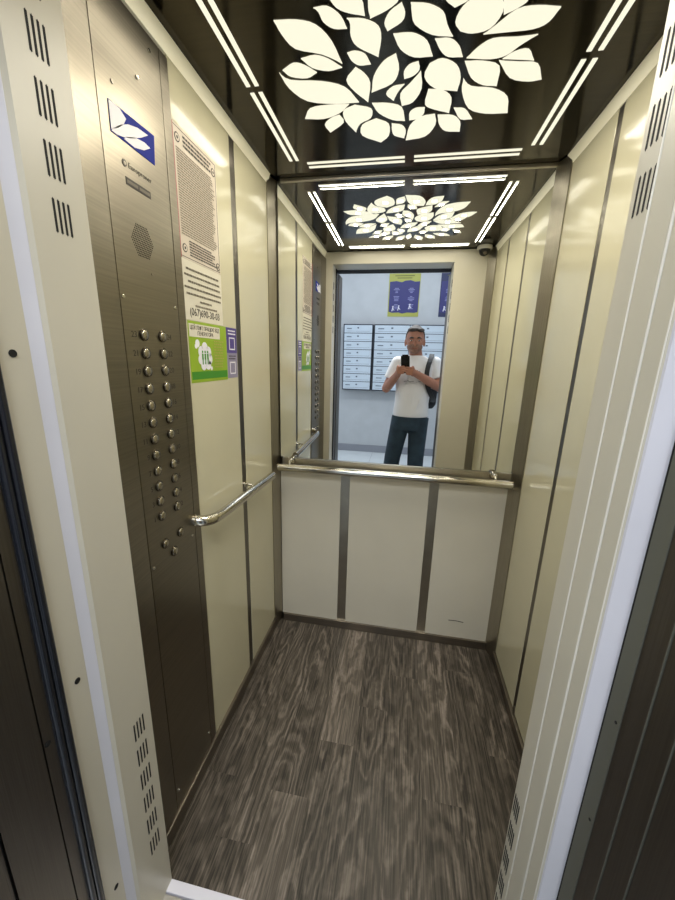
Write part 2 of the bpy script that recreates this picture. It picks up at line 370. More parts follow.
# ================================================================== CEILING LIGHTS
LEAVES = [[(-0.328,0.938),(-0.3113,0.9392),(-0.2947,0.9404),(-0.279,0.943),(-0.2645,0.947),(-0.251,0.9524),(-0.239,0.961),(-0.2285,0.9737),(-0.2195,0.9896),(-0.212,1.008),(-0.2066,1.0294),(-0.2028,1.0532),(-0.199,1.077),(-0.2135,1.0649),(-0.228,1.0529),(-0.244,1.042),(-0.2638,1.0339),(-0.285,1.0269),(-0.302,1.018),(-0.312,1.0052),(-0.3178,0.9904),(-0.322,0.976),(-0.325,0.963),(-0.3265,0.9505)],[(-0.236,0.922),(-0.226,0.9213),(-0.2161,0.9206),(-0.207,0.922),(-0.199,0.9269),(-0.1918,0.9339),(-0.186,0.941),(-0.1819,0.9476),(-0.1792,0.9542),(-0.177,0.961),(-0.1753,0.9679),(-0.1741,0.975),(-0.173,0.982),(-0.1834,0.9813),(-0.1937,0.9805),(-0.203,0.978),(-0.211,0.9726),(-0.2178,0.9655),(-0.223,0.958),(-0.2257,0.9502),(-0.2267,0.942),(-0.228,0.935),(-0.2304,0.9299),(-0.2332,0.926)],[(-0.131,0.957),(-0.1427,0.9535),(-0.1544,0.95),(-0.165,0.946),(-0.1741,0.9415),(-0.1821,0.9364),(-0.189,0.93),(-0.1944,0.9216),(-0.1987,0.9118),(-0.203,0.902),(-0.1897,0.8998),(-0.1763,0.8976),(-0.164,0.898),(-0.1523,0.9019),(-0.1417,0.9083),(-0.134,0.917),(-0.131,0.9288),(-0.131,0.9429)],[(-0.122,0.965),(-0.1231,0.958),(-0.1243,0.9509),(-0.125,0.944),(-0.125,0.9376),(-0.1246,0.9313),(-0.124,0.924),(-0.1234,0.915),(-0.1227,0.905),(-0.122,0.895),(-0.1076,0.8962),(-0.0933,0.8974),(-0.081,0.901),(-0.0705,0.9086),(-0.0621,0.9186),(-0.059,0.928),(-0.0634,0.936),(-0.073,0.9434),(-0.084,0.95),(-0.0957,0.9555),(-0.1089,0.9603)],[(-0.171,0.955),(-0.1584,0.9568),(-0.1457,0.9586),(-0.134,0.962),(-0.1229,0.9675),(-0.1126,0.9745),(-0.105,0.983),(-0.101,0.9927),(-0.0996,1.0039),(-0.1,1.017),(-0.1025,1.033),(-0.1067,1.051),(-0.111,1.069),(-0.128,1.0564),(-0.1449,1.0439),(-0.158,1.032),(-0.1651,1.0212),(-0.1684,1.011),(-0.17,1.001),(-0.1699,0.9904),(-0.168,0.9799),(-0.167,0.971),(-0.1678,0.9646),(-0.1694,0.9598)],[(-0.055,0.936),(-0.0517,0.9445),(-0.0485,0.953),(-0.047,0.961),(-0.0476,0.9684),(-0.05,0.9753),(-0.055,0.982),(-0.0639,0.9885),(-0.0754,0.9947),(-0.087,1.001),(-0.0901,0.9938),(-0.0931,0.9866),(-0.094,0.979),(-0.0916,0.9703),(-0.087,0.9611),(-0.081,0.953),(-0.0733,0.9467),(-0.0641,0.9413)],[(-0.076,1.008),(-0.0673,1.0078),(-0.0586,1.0076),(-0.05,1.008),(-0.0417,1.0089),(-0.0334,1.0104),(-0.025,1.014),(-0.0157,1.0199),(-0.0062,1.0277),(0.002,1.038),(0.0079,1.0517),(0.0124,1.0679),(0.017,1.084),(0.0016,1.084),(-0.0139,1.0839),(-0.028,1.081),(-0.0406,1.0738),(-0.0518,1.0637),(-0.061,1.052),(-0.0673,1.0384),(-0.0717,1.0232)],[(-0.185,1.045),(-0.1785,1.043),(-0.172,1.0411),(-0.165,1.041),(-0.1568,1.0433),(-0.1482,1.0475),(-0.141,1.054),(-0.1364,1.0638),(-0.1332,1.0759),(-0.13,1.088),(-0.1401,1.0886),(-0.1501,1.0893),(-0.159,1.088),(-0.1662,1.0839),(-0.1721,1.078),(-0.177,1.071),(-0.1804,1.063),(-0.1827,1.054)],[(-0.298,1.046),(-0.2854,1.0432),(-0.2729,1.0404),(-0.261,1.04),(-0.2501,1.0431),(-0.24,1.0487),(-0.23,1.056),(-0.2202,1.0655),(-0.2106,1.0767),(-0.201,1.088),(-0.2133,1.0912),(-0.2255,1.0944),(-0.238,1.095),(-0.2515,1.092),(-0.2653,1.0864),(-0.277,1.079),(-0.2853,1.0693),(-0.2917,1.0576)],[(-0.354,1.075),(-0.342,1.0676),(-0.3301,1.0601),(-0.319,1.056),(-0.3093,1.0568),(-0.3006,1.061),(-0.292,1.067),(-0.2835,1.0751),(-0.2753,1.085),(-0.267,1.095),(-0.2766,1.1013),(-0.2861,1.1077),(-0.297,1.111),(-0.3111,1.1099),(-0.3266,1.1057),(-0.339,1.1),(-0.346,1.0927),(-0.35,1.0839)],[(-0.365,1.081),(-0.3594,1.0912),(-0.3538,1.1014),(-0.342,1.11),(-0.319,1.1155),(-0.2899,1.1194),(-0.263,1.125),(-0.2411,1.1326),(-0.2215,1.1419),(-0.205,1.155),(-0.1929,1.1738),(-0.184,1.1964),(-0.175,1.219),(-0.1969,1.2191),(-0.2189,1.2191),(-0.242,1.217),(-0.2687,1.2124),(-0.2966,1.2057),(-0.32,1.195),(-0.3364,1.1786),(-0.3483,1.1583),(-0.357,1.138),(-0.3618,1.119),(-0.3634,1.1)],[(-0.17,1.09),(-0.1631,1.0967),(-0.1561,1.1034),(-0.15,1.112),(-0.1442,1.1225),(-0.1391,1.1349),(-0.137,1.151),(-0.1394,1.1726),(-0.1447,1.1978),(-0.15,1.223),(-0.1616,1.2073),(-0.1732,1.1916),(-0.183,1.176),(-0.1916,1.1604),(-0.1984,1.1449),(-0.2,1.13),(-0.1935,1.1162),(-0.1817,1.1031)],[(-0.069,1.062),(-0.0657,1.0792),(-0.0624,1.0964),(-0.062,1.113),(-0.065,1.1294),(-0.0708,1.1453),(-0.081,1.159),(-0.0974,1.1694),(-0.1182,1.1777),(-0.139,1.186),(-0.1363,1.1659),(-0.1337,1.1457),(-0.129,1.127),(-0.1211,1.1097),(-0.1113,1.0939),(-0.101,1.081),(-0.0906,1.0727),(-0.0798,1.0673)],[(-0.016,1.093),(-0.0139,1.1022),(-0.0118,1.1114),(-0.012,1.12),(-0.0159,1.128),(-0.0221,1.1353),(-0.029,1.141),(-0.0362,1.1444),(-0.0441,1.1462),(-0.052,1.148),(-0.0529,1.1392),(-0.0538,1.1304),(-0.053,1.122),(-0.0498,1.1138),(-0.0449,1.1061),(-0.039,1.1),(-0.032,1.0966),(-0.024,1.0948)],[(-0.049,1.165),(-0.0548,1.1737),(-0.0606,1.1824),(-0.066,1.192),(-0.0709,1.2031),(-0.0754,1.215),(-0.08,1.227),(-0.0885,1.2165),(-0.097,1.206),(-0.101,1.196),(-0.0978,1.1859),(-0.0901,1.1761),(-0.081,1.169),(-0.0712,1.166),(-0.0601,1.1655)],[(-0.009,1.124),(-0.0063,1.1454),(-0.0036,1.1668),(-0.004,1.187),(-0.0093,1.2067),(-0.0176,1.2251),(-0.027,1.239),(-0.037,1.2457),(-0.048,1.2479),(-0.059,1.25),(-0.0614,1.2332),(-0.0638,1.2164),(-0.063,1.201),(-0.057,1.1882),(-0.0477,1.1769),(-0.038,1.165),(-0.0286,1.1517),(-0.0188,1.1379)],[(-0.348,1.27),(-0.3401,1.2536),(-0.3323,1.2373),(-0.321,1.225),(-0.304,1.2191),(-0.2836,1.2173),(-0.263,1.217),(-0.2434,1.2177),(-0.2237,1.2199),(-0.204,1.222),(-0.2139,1.2342),(-0.2237,1.2464),(-0.236,1.257),(-0.2522,1.2661),(-0.2709,1.2737),(-0.29,1.278),(-0.309,1.2775),(-0.3285,1.2737)],[(-0.203,1.358),(-0.2123,1.3372),(-0.2216,1.3164),(-0.228,1.297),(-0.2309,1.2787),(-0.231,1.2618),(-0.227,1.248),(-0.2173,1.2389),(-0.2037,1.233),(-0.19,1.227),(-0.1728,1.2336),(-0.1556,1.2402),(-0.144,1.249),(-0.1405,1.2622),(-0.1425,1.2776),(-0.148,1.291),(-0.1579,1.2996),(-0.1713,1.3063),(-0.183,1.315),(-0.1908,1.3279),(-0.1969,1.343)],[(-0.24,1.264),(-0.2351,1.2764),(-0.2302,1.2887),(-0.232,1.302),(-0.2449,1.3167),(-0.2644,1.3324),(-0.284,1.348),(-0.2891,1.3336),(-0.2941,1.3192),(-0.295,1.306),(-0.2889,1.2941),(-0.2785,1.2834),(-0.268,1.275),(-0.2587,1.2699),(-0.2494,1.2669)],[(-0.142,1.226),(-0.1264,1.2274),(-0.1108,1.2287),(-0.096,1.232),(-0.0814,1.2369),(-0.0675,1.2437),(-0.057,1.255),(-0.0518,1.2733),(-0.0499,1.2961),(-0.048,1.319),(-0.0606,1.3171),(-0.0732,1.3151),(-0.086,1.31),(-0.1001,1.2998),(-0.1144,1.2863),(-0.126,1.272),(-0.1331,1.2573),(-0.1376,1.2416)],[(-0.128,1.423),(-0.1497,1.4076),(-0.1714,1.3923),(-0.186,1.376),(-0.1902,1.3572),(-0.1873,1.3375),(-0.18,1.321),(-0.1676,1.3102),(-0.1508,1.3026),(-0.134,1.295),(-0.1202,1.3042),(-0.1064,1.3134),(-0.097,1.326),(-0.0938,1.345),(-0.0949,1.3674),(-0.099,1.387),(-0.1067,1.4009),(-0.1173,1.4119)],[(-0.09,1.325),(-0.0786,1.3283),(-0.0673,1.3315),(-0.058,1.337),(-0.0516,1.3459),(-0.0472,1.357),(-0.045,1.369),(-0.0456,1.3817),(-0.0483,1.3954),(-0.051,1.409),(-0.063,1.4028),(-0.0749,1.3966),(-0.084,1.389),(-0.0886,1.3792),(-0.0902,1.3681),(-0.091,1.357),(-0.0913,1.3463),(-0.0906,1.3357)],[(0.008,1.264),(0.008,1.2739),(0.0079,1.2839),(0.006,1.293),(0.0011,1.3016),(-0.0056,1.3093),(-0.013,1.315),(-0.0209,1.3174),(-0.0294,1.3177),(-0.038,1.318),(-0.0383,1.305),(-0.0387,1.2919),(-0.037,1.281),(-0.0323,1.2729),(-0.0255,1.2669),(-0.018,1.263),(-0.0099,1.2619),(-0.0009,1.263)],[(-0.048,1.421),(-0.0448,1.394),(-0.0416,1.3669),(-0.036,1.344),(-0.0265,1.3267),(-0.0146,1.3135),(-0.002,1.304),(0.0109,1.2992),(0.0244,1.2981),(0.038,1.297),(0.0413,1.3137),(0.0446,1.3304),(0.044,1.348),(0.0382,1.3687),(0.0285,1.3904),(0.015,1.407),(-0.0035,1.415),(-0.0257,1.418)],[(-0.038,0.939),(-0.0254,0.9411),(-0.0129,0.9433),(-0.001,0.947),(0.0105,0.9529),(0.0213,0.9603),(0.03,0.969),(0.0353,0.9792),(0.0385,0.9906),(0.042,1.002),(0.0468,1.013),(0.0519,1.024),(0.057,1.035),(0.041,1.0321),(0.0251,1.0292),(0.01,1.024),(-0.0047,1.0149),(-0.0186,1.0034),(-0.029,0.992),(-0.0342,0.9809),(-0.036,0.9699),(-0.037,0.96),(-0.0379,0.9522),(-0.0379,0.9456)],[(0.051,0.965),(0.0438,0.9588),(0.0366,0.9526),(0.031,0.946),(0.0276,0.9387),(0.0258,0.9311),(0.026,0.924),(0.029,0.918),(0.034,0.9125),(0.039,0.907),(0.0494,0.9127),(0.0597,0.9185),(0.068,0.925),(0.0741,0.9332),(0.0781,0.9421),(0.078,0.95),(0.0717,0.9557),(0.0614,0.9604)],[(0.139,0.946),(0.1441,0.9598),(0.1492,0.9736),(0.151,0.987),(0.1479,1.001),(0.1415,1.0147),(0.133,1.025),(0.1217,1.0306),(0.1083,1.0328),(0.096,1.033),(0.0863,1.031),(0.0776,1.027),(0.069,1.023),(0.0634,1.015),(0.0578,1.0071),(0.055,0.998),(0.0561,0.9866),(0.06,0.974),(0.066,0.963),(0.0741,0.954),(0.0843,0.9466),(0.096,0.942),(0.1094,0.9415),(0.1242,0.9437)],[(0.152,0.996),(0.1486,0.9846),(0.1452,0.9732),(0.143,0.963),(0.1417,0.9545),(0.1416,0.9473),(0.145,0.941),(0.154,0.936),(0.1665,0.932),(0.179,0.928),(0.1856,0.941),(0.1923,0.9539),(0.195,0.965),(0.1914,0.9733),(0.184,0.9796),(0.176,0.985),(0.1684,0.9893),(0.1602,0.9927)],[(0.12,1.039),(0.1269,1.032),(0.1338,1.0251),(0.142,1.017),(0.1522,1.006),(0.1638,0.9939),(0.176,0.985),(0.1886,0.9814),(0.2019,0.981),(0.216,0.982),(0.2311,0.9844),(0.2471,0.9882),(0.263,0.992),(0.2596,1.0041),(0.2561,1.0161),(0.251,1.026),(0.2441,1.0327),(0.2356,1.0371),(0.224,1.04),(0.2079,1.0411),(0.1887,1.0406),(0.17,1.04),(0.153,1.0397),(0.1365,1.0394)],[(0.24,1.054),(0.2256,1.0541),(0.2113,1.0542),(0.196,1.054),(0.1784,1.0523),(0.16,1.0503),(0.144,1.051),(0.132,1.0559),(0.1224,1.0635),(0.114,1.072),(0.1066,1.0811),(0.1003,1.091),(0.094,1.101),(0.1142,1.1053),(0.1344,1.1097),(0.152,1.112),(0.1655,1.1116),(0.1764,1.1093),(0.186,1.105),(0.1942,1.0984),(0.2011,1.0899),(0.209,1.081),(0.2187,1.0722),(0.2294,1.0631)],[(0.178,1.115),(0.1854,1.1077),(0.1927,1.1004),(0.201,1.095),(0.211,1.0912),(0.222,1.0893),(0.232,1.092),(0.2403,1.1016),(0.2476,1.1158),(0.255,1.13),(0.2411,1.1273),(0.2273,1.1246),(0.214,1.122),(0.2016,1.1196),(0.1898,1.1173)],[(0.171,1.118),(0.1882,1.1213),(0.2054,1.1245),(0.222,1.128),(0.2381,1.1302),(0.2536,1.1327),(0.267,1.14),(0.2773,1.1554),(0.2857,1.1757),(0.294,1.196),(0.284,1.1982),(0.2741,1.2004),(0.262,1.2),(0.246,1.1967),(0.2279,1.1907),(0.211,1.18),(0.1969,1.1624),(0.1839,1.1402)],[(0.091,1.109),(0.1053,1.1096),(0.1195,1.1103),(0.134,1.113),(0.1502,1.1176),(0.1666,1.1242),(0.179,1.136),(0.1847,1.1556),(0.1863,1.1803),(0.188,1.205),(0.1752,1.2032),(0.1624,1.2014),(0.15,1.197),(0.1377,1.1893),(0.1257,1.1791),(0.115,1.166),(0.1062,1.1489),(0.0986,1.129)],[(0.097,1.164),(0.1045,1.1753),(0.112,1.1866),(0.123,1.196),(0.1401,1.2014),(0.1607,1.2049),(0.18,1.211),(0.1972,1.221),(0.2131,1.2337),(0.226,1.25),(0.2341,1.2713),(0.239,1.2961),(0.244,1.321),(0.2226,1.3203),(0.2013,1.3195),(0.181,1.316),(0.1617,1.3095),(0.1435,1.3002),(0.128,1.286),(0.1156,1.2636),(0.1058,1.2364),(0.099,1.212),(0.0963,1.1941),(0.0967,1.179)],[(0.016,1.034),(0.0281,1.0342),(0.0401,1.0344),(0.051,1.037),(0.0603,1.0434),(0.0683,1.0522),(0.075,1.062),(0.0799,1.0727),(0.0834,1.0843),(0.087,1.096),(0.0744,1.095),(0.0619,1.0941),(0.051,1.091),(0.0426,1.0847),(0.0359,1.0764),(0.03,1.067),(0.0248,1.0567),(0.0204,1.0453)],[(0.089,1.211),(0.0675,1.2057),(0.046,1.2003),(0.028,1.192),(0.0142,1.1785),(0.0038,1.162),(-0.002,1.146),(-0.0014,1.1317),(0.0038,1.1179),(0.009,1.104),(0.0187,1.0986),(0.0285,1.0933),(0.039,1.092),(0.0516,1.0968),(0.065,1.1057),(0.076,1.117),(0.0836,1.1307),(0.0889,1.1467),(0.092,1.163),(0.0924,1.1789),(0.0907,1.1949)],[(0.011,1.192),(0.0244,1.1937),(0.0378,1.1953),(0.05,1.2),(0.0612,1.2086),(0.0711,1.2202),(0.078,1.235),(0.0801,1.2542),(0.079,1.2766),(0.078,1.299),(0.0632,1.2926),(0.0484,1.2862),(0.035,1.279),(0.0227,1.2717),(0.0119,1.2637),(0.005,1.252),(0.0043,1.2344),(0.0077,1.2132)],[(0.086,1.277),(0.0975,1.2781),(0.109,1.2791),(0.12,1.285),(0.13,1.2988),(0.1395,1.3174),(0.149,1.336),(0.1363,1.3366),(0.1235,1.3371),(0.112,1.332),(0.1025,1.3174),(0.0943,1.2972)],[(0.044,1.302),(0.0601,1.3037),(0.0761,1.3053),(0.09,1.31),(0.1009,1.3191),(0.1096,1.3312),(0.116,1.345),(0.1192,1.3606),(0.1201,1.3778),(0.121,1.395),(0.1048,1.393),(0.0886,1.3911),(0.075,1.386),(0.0651,1.3761),(0.0577,1.3631),(0.052,1.349),(0.0482,1.3341),(0.0461,1.318)],[(-0.262,0.862),(-0.2548,0.8715),(-0.2477,0.8809),(-0.2394,0.8895),(-0.2297,0.8974),(-0.2189,0.9044),(-0.2071,0.9091),(-0.1938,0.9102),(-0.1794,0.9091),(-0.165,0.908),(-0.1724,0.899),(-0.1798,0.8901),(-0.1883,0.8819),(-0.1981,0.8743),(-0.2089,0.8675),(-0.2208,0.8627),(-0.2339,0.8611),(-0.2479,0.8616)],[(-0.185,0.812),(-0.1831,0.824),(-0.1813,0.8359),(-0.1779,0.8472),(-0.1726,0.858),(-0.1659,0.8681),(-0.1568,0.8761),(-0.1444,0.8805),(-0.1297,0.8828),(-0.115,0.885),(-0.1173,0.8734),(-0.1196,0.8619),(-0.1233,0.8509),(-0.1287,0.8403),(-0.1356,0.8303),(-0.1446,0.8223),(-0.1567,0.8175),(-0.1708,0.8148)],[(-0.105,0.792),(-0.1051,0.8044),(-0.1051,0.8167),(-0.1036,0.8289),(-0.1004,0.8411),(-0.0955,0.8531),(-0.0882,0.8636),(-0.0771,0.8718),(-0.0636,0.8784),(-0.05,0.885),(-0.0494,0.8723),(-0.0489,0.8597),(-0.05,0.8473),(-0.053,0.8349),(-0.0577,0.8228),(-0.0651,0.8123),(-0.0766,0.8045),(-0.0908,0.7982)],[(-0.035,0.808),(-0.039,0.8193),(-0.0429,0.8305),(-0.0456,0.8422),(-0.0468,0.8547),(-0.0467,0.8676),(-0.0441,0.8802),(-0.0377,0.892),(-0.0289,0.9035),(-0.02,0.915),(-0.0166,0.9038),(-0.0132,0.8926),(-0.011,0.881),(-0.0101,0.8686),(-0.0104,0.8557),(-0.0129,0.8431),(-0.0188,0.8312),(-0.0269,0.8196)],[(0.05,0.79),(0.0395,0.7965),(0.0291,0.803),(0.0198,0.8107),(0.0117,0.82),(0.0048,0.8304),(0.0007,0.842),(0.0012,0.8555),(0.0046,0.8703),(0.008,0.885),(0.0179,0.8782),(0.0279,0.8715),(0.0367,0.8636),(0.0446,0.8543),(0.0513,0.8438),(0.0554,0.8321),(0.0554,0.8189),(0.0527,0.8044)],[(0.125,0.812),(0.1134,0.8153),(0.1018,0.8186),(0.0912,0.8233),(0.0811,0.8298),(0.072,0.8377),(0.0654,0.8476),(0.0626,0.8604),(0.0623,0.8752),(0.062,0.89),(0.0731,0.8863),(0.0843,0.8827),(0.0946,0.8777),(0.1044,0.871),(0.1134,0.863),(0.1201,0.8531),(0.1232,0.8406),(0.1241,0.8263)],[(0.205,0.855),(0.1926,0.8547),(0.1802,0.8545),(0.1678,0.8557),(0.1552,0.8586),(0.1425,0.8629),(0.1311,0.8696),(0.1216,0.8798),(0.1133,0.8924),(0.105,0.905),(0.1179,0.9063),(0.1308,0.9076),(0.1436,0.9072),(0.1566,0.9049),(0.1694,0.9008),(0.1807,0.894),(0.1898,0.8829),(0.1974,0.8689)],[(0.262,0.895),(0.2528,0.899),(0.2436,0.9029),(0.235,0.9079),(0.2266,0.9143),(0.2187,0.9217),(0.2125,0.9304),(0.2089,0.941),(0.207,0.953),(0.205,0.965),(0.2137,0.9607),(0.2225,0.9564),(0.2308,0.9511),(0.2389,0.9445),(0.2466,0.937),(0.2529,0.9283),(0.2569,0.918),(0.2595,0.9065)]]
cl = thing('ceiling_light', 'large flower of glowing leaf shaped light panels set in the dark polished ceiling', 'ceiling light', (-.04, 1.12, ZC))
for pts in LEAVES:
    bm = BM(); vs = []
    for p in pts:
        if not vs or (Vector(p)-Vector(vs[-1])).length > .0008: vs.append(p)
    if (Vector(vs[0])-Vector(vs[-1])).length < .0008: vs.pop()
    n = len(vs); ctr = Vector((sum(p[0] for p in vs)/n, sum(p[1] for p in vs)/n)); ins = []
    sgn = 1 if sum(vs[i][0]*vs[(i+1) % n][1]-vs[(i+1) % n][0]*vs[i][1] for i in range(n)) > 0 else -1
    for i in range(n):
        t_ = (Vector(vs[(i+1) % n])-Vector(vs[i-1])).normalized(); ins.append(tuple(Vector(vs[i])+Vector((-t_.y, t_.x))*sgn*.0016))
    prism_xy(bm, ins, ZC-.0020, ZC+.001); obj('leaf_light_panel', bm, LIGHT, cl)
def strip(label, rects):
    cx = sum(r[0]+r[1] for r in rects)/4; cy = sum(r[2]+r[3] for r in rects)/4
    t = thing('strip_light', label, 'strip light', (cx, cy, ZC), 'paired white light strips framing the ceiling flower')
    for x0, x1, y0, y1 in rects: obj('light_bar', box(BM(), x0, x1, y0, y1, ZC-.0025, ZC+.001), LIGHT, t)
for y0, y1, s in ((.727, 1.118, 'front'), (1.143, 1.500, 'rear')):
    where = 'half nearer the doorway' if s == 'front' else 'half nearer the mirror'
    strip('paired light strips along the left ceiling edge, '+where, [(-.468, -.457, y0, y1), (-.444, -.433, y0, y1)])
    strip('paired light strips along the right ceiling edge, '+where, [(.362, .373, y0, y1), (.387, .398, y0, y1)])
for x0, x1, s in ((-.407, -.050, 'left'), (-.017, .340, 'right')):
    strip('paired light strips across the ceiling beside the mirror, %s of the two' % s, [(x0, x1, 1.518, 1.529), (x0, x1, 1.547, 1.558)])
    strip('paired light strips across the ceiling above the doorway, %s of the two' % s, [(x0, x1, .662, .673), (x0, x1, .691, .702)])

# ================================================================== MIRROR
mr = thing('wall_mirror', 'large frameless wall mirror reflecting a man, mailboxes and the lobby, above the rear handrail', 'mirror', (-.02, D, .922))
obj('mirror_glass', box(BM(), -.561, .497, D-.004, D+.008, .922, 2.076), MIRROR, mr)
obj('top_trim', box(BM(), -.548, .500, D-.010, D+.010, 2.076, 2.0895, .002), STEEL_V, mr)

# ================================================================== HANDRAILS
hr = thing('handrail', 'straight polished stainless handrail running across the back wall under the mirror', 'handrail', (-.03, D-.05, .89), 'polished stainless handrails')
bm = BM(); tube(bm, [(-.556, D-.058, .884), (.484, D-.058, .884)], .0175, 22); obj('rail', bm, CHROME, hr, smooth=True, auto=40)
for x in (-.50, .415):
    bm = BM(); tube(bm, arc((x, D-.01, .912), (x, D-.055, .925), (x, D-.058, .900), 8), .007, 10)
    cyl(bm, (x, D-.014, .911), (0, 1, 0), .018, .006, 20); obj('bracket', bm, CHROME, hr, smooth=True, auto=40)
for x in (-.557, .485): obj('end_cap', cyl(BM(), (x, D-.058, .884), (1 if x > 0 else -1, 0, 0), .0178, .004, 22, bevel=.0015), STEEL_B, hr, smooth=True, auto=40)
hr = thing('handrail', 'polished stainless handrail on the left wall bending into the wall beside the button panel', 'handrail', (XL+.05, 1.25, .89), 'polished stainless handrails')
path = [Vector((XL-.002, .908, .912)), Vector((XL+.010, .908, .912))]+arc((XL+.012, .909, .911), (XL+.046, .918, .906), (XL+.047, .985, .902), 10)+[Vector((XL+.047, 1.2, .893)), Vector((XL+.047, 1.452, .883))]
bm = BM(); tube(bm, path, .0165, 22); obj('rail', bm, CHROME, hr, smooth=True, auto=40)
for y in (1.268,):
    bm = BM(); tube(bm, arc((XL-.002, y, .902), (XL+.03, y, .904), (XL+.045, y, .893), 8), .0055, 10)
    cyl(bm, (XL-.001, y, .902), (1, 0, 0), .012, .006, 20); obj('bracket', bm, CHROME, hr, smooth=True, auto=40)
obj('end_cap', cyl(BM(), (XL+.047, 1.453, .883), (0, 1, 0), .0168, .004, 22, bevel=.0015), STEEL_B, hr, smooth=True, auto=40)

# ================================================================== CONTROL PANEL
PX = XL+.004
BEZEL = plain('dark_bezel_steel', '#5d564a', .25, metal=1); CAP = plain('satin_steel_cap', '#a9a292', .22, metal=1)
cp = thing('elevator_control_panel', 'tall brushed steel elevator control panel with two columns of floor buttons', 'control panel', (XL, .80, .05))
obj('faceplate', box(BM(), XL-.010, PX, .7065, .9055, .056, 2.045, .0012), STEEL_C, cp)
obj('side_cover', prism_xy(BM(), [(XL-.01, .597), (XL+.012, .597), (XL+.0125, .600), (PX, .7045), (XL-.01, .7045)], .056, 2.045), STEEL_C, cp)
obj('side_cover', box(BM(), XL-.010, PX, .9075, .9385, .056, 2.045, .0012), STEEL_C, cp)
obj('back_box', box(BM(), XL-.0118, XL-.004, .597, .9385, .056, 2.045), BLACK, cp)
base = None
rows = [1.430-.04*k for k in range(12)]
def make_button(y, z, num, side):
    global base
    if base is None:
        bm = BM(); cyl(bm, (PX+.0018, 0, 0), (1, 0, 0), .0135, .0036, 28, bevel=.001); b0 = obj('button', bm, BEZEL, cp, smooth=True, auto=35)
        bm = BM(); ellipsoid(bm, (PX+.0036, 0, 0), (.0035, .0104, .0104), seg=28, rings=14); b1 = obj('button_cap', bm, CAP, b0, smooth=True)
        base = (b0, b1); c0, c1 = b0, b1
    else:
        c0 = base[0].copy(); C.objects.link(c0); c1 = base[1].copy(); C.objects.link(c1); c1.parent = c0
    c0.location = (0, y, z)
    if num:
        t = text_bm(num, .0185, Matrix.Translation((PX+.0002, -.021 if side == 'L' else .0185, -.001)) @ LW, 'RIGHT' if side == 'L' else 'LEFT')
        o = obj('engraved_number', t, INK, None); o.parent = c0
        if side == 'L':
            pass
    return c0
for k, z in enumerate(rows):
    make_button(.766, z, str(23-2*k), 'L'); make_button(.830, z, str(24-2*k), 'R')
for y, z in ((.835, .911), (.768, .911), (.801, .871)): make_button(y, z, '', 'L')
for y, z in ((.714, 1.503), (.892, 1.503), (.888, .873), (.716, .870), (.871, 2.016), (.895, .118), (.718, .120), (.823, 1.94)):
    obj('screw', cyl(BM(), (PX+.0012, y, z), (1, 0, 0), .0042, .0026, 16, bevel=.001), CHROME, cp, smooth=True, auto=40)
# maker's plate
pl = obj('logo_plate', prism_yz(BM(), [(.731, 1.852), (.864, 1.858), (.858, 1.799), (.731, 1.800)], PX, PX+.0012), BLUE, cp)
for pts in ([(.7315, 1.851), (.745, 1.8522), (.760, 1.8515), (.776, 1.843), (.768, 1.830), (.752, 1.816), (.7315, 1.8035)],
            [(.7315, 1.8015), (.740, 1.810), (.758, 1.824), (.780, 1.836), (.809, 1.845), (.842, 1.848), (.818, 1.832), (.795, 1.819), (.770, 1.808), (.745, 1.801)],
            [(.764, 1.8035), (.775, 1.812), (.800, 1.823), (.828, 1.828), (.846, 1.826), (.824, 1.812), (.795, 1.803)]):
    obj('logo_leaf', prism_yz(BM(), pts, PX+.0008, PX+.0016), WHITE, pl)
bm = BM(); cyl(bm, (PX+.0004, .7595, 1.7605), (1, 0, 0), .0065, .0008, 24); obj('maker_mark', bm, INK, cp)
bm = BM(); cyl(bm, (PX+.0006, .7605, 1.7605), (1, 0, 0), .0032, .001, 20); obj('maker_mark_centre', bm, STEEL_C, cp)
obj('maker_name', text_bm('Europroner', .0150, on_left(.770, 1.7605, PX+.0003)), INK, cp)
lb = obj('rating_label', box(BM(), PX, PX+.0008, .759, .834, 1.723, 1.737), INK, cp)
for y0, y1 in ((.762, .794), (.798, .831)): obj('label_field', box(BM(), PX+.0006, PX+.0010, y0, y1, 1.7270, 1.7330), INK2, lb)
# speaker perforation: rows of small holes in a hexagon
bm = BM()
for i in range(-7, 8):
    zz = 1.626+i*.0043; n = 15-abs(i)
    for j in range(n):
        yy = .793+(j-(n-1)/2)*.0048
        cyl(bm, (PX+.0002, yy, zz), (1, 0, 0), .0014, .0006, 6)
obj('speaker_grille', bm, BLACK, cp)
obj('status_lamp', cyl(BM(), (PX+.0006, .815, 1.565), (1, 0, 0), .003, .0016, 14), STEEL_B, cp)
obj('keyhole', cyl(BM(), (PX+.001, .748, 1.888), (1, 0, 0), .004, .002, 14), STEEL_B, cp)

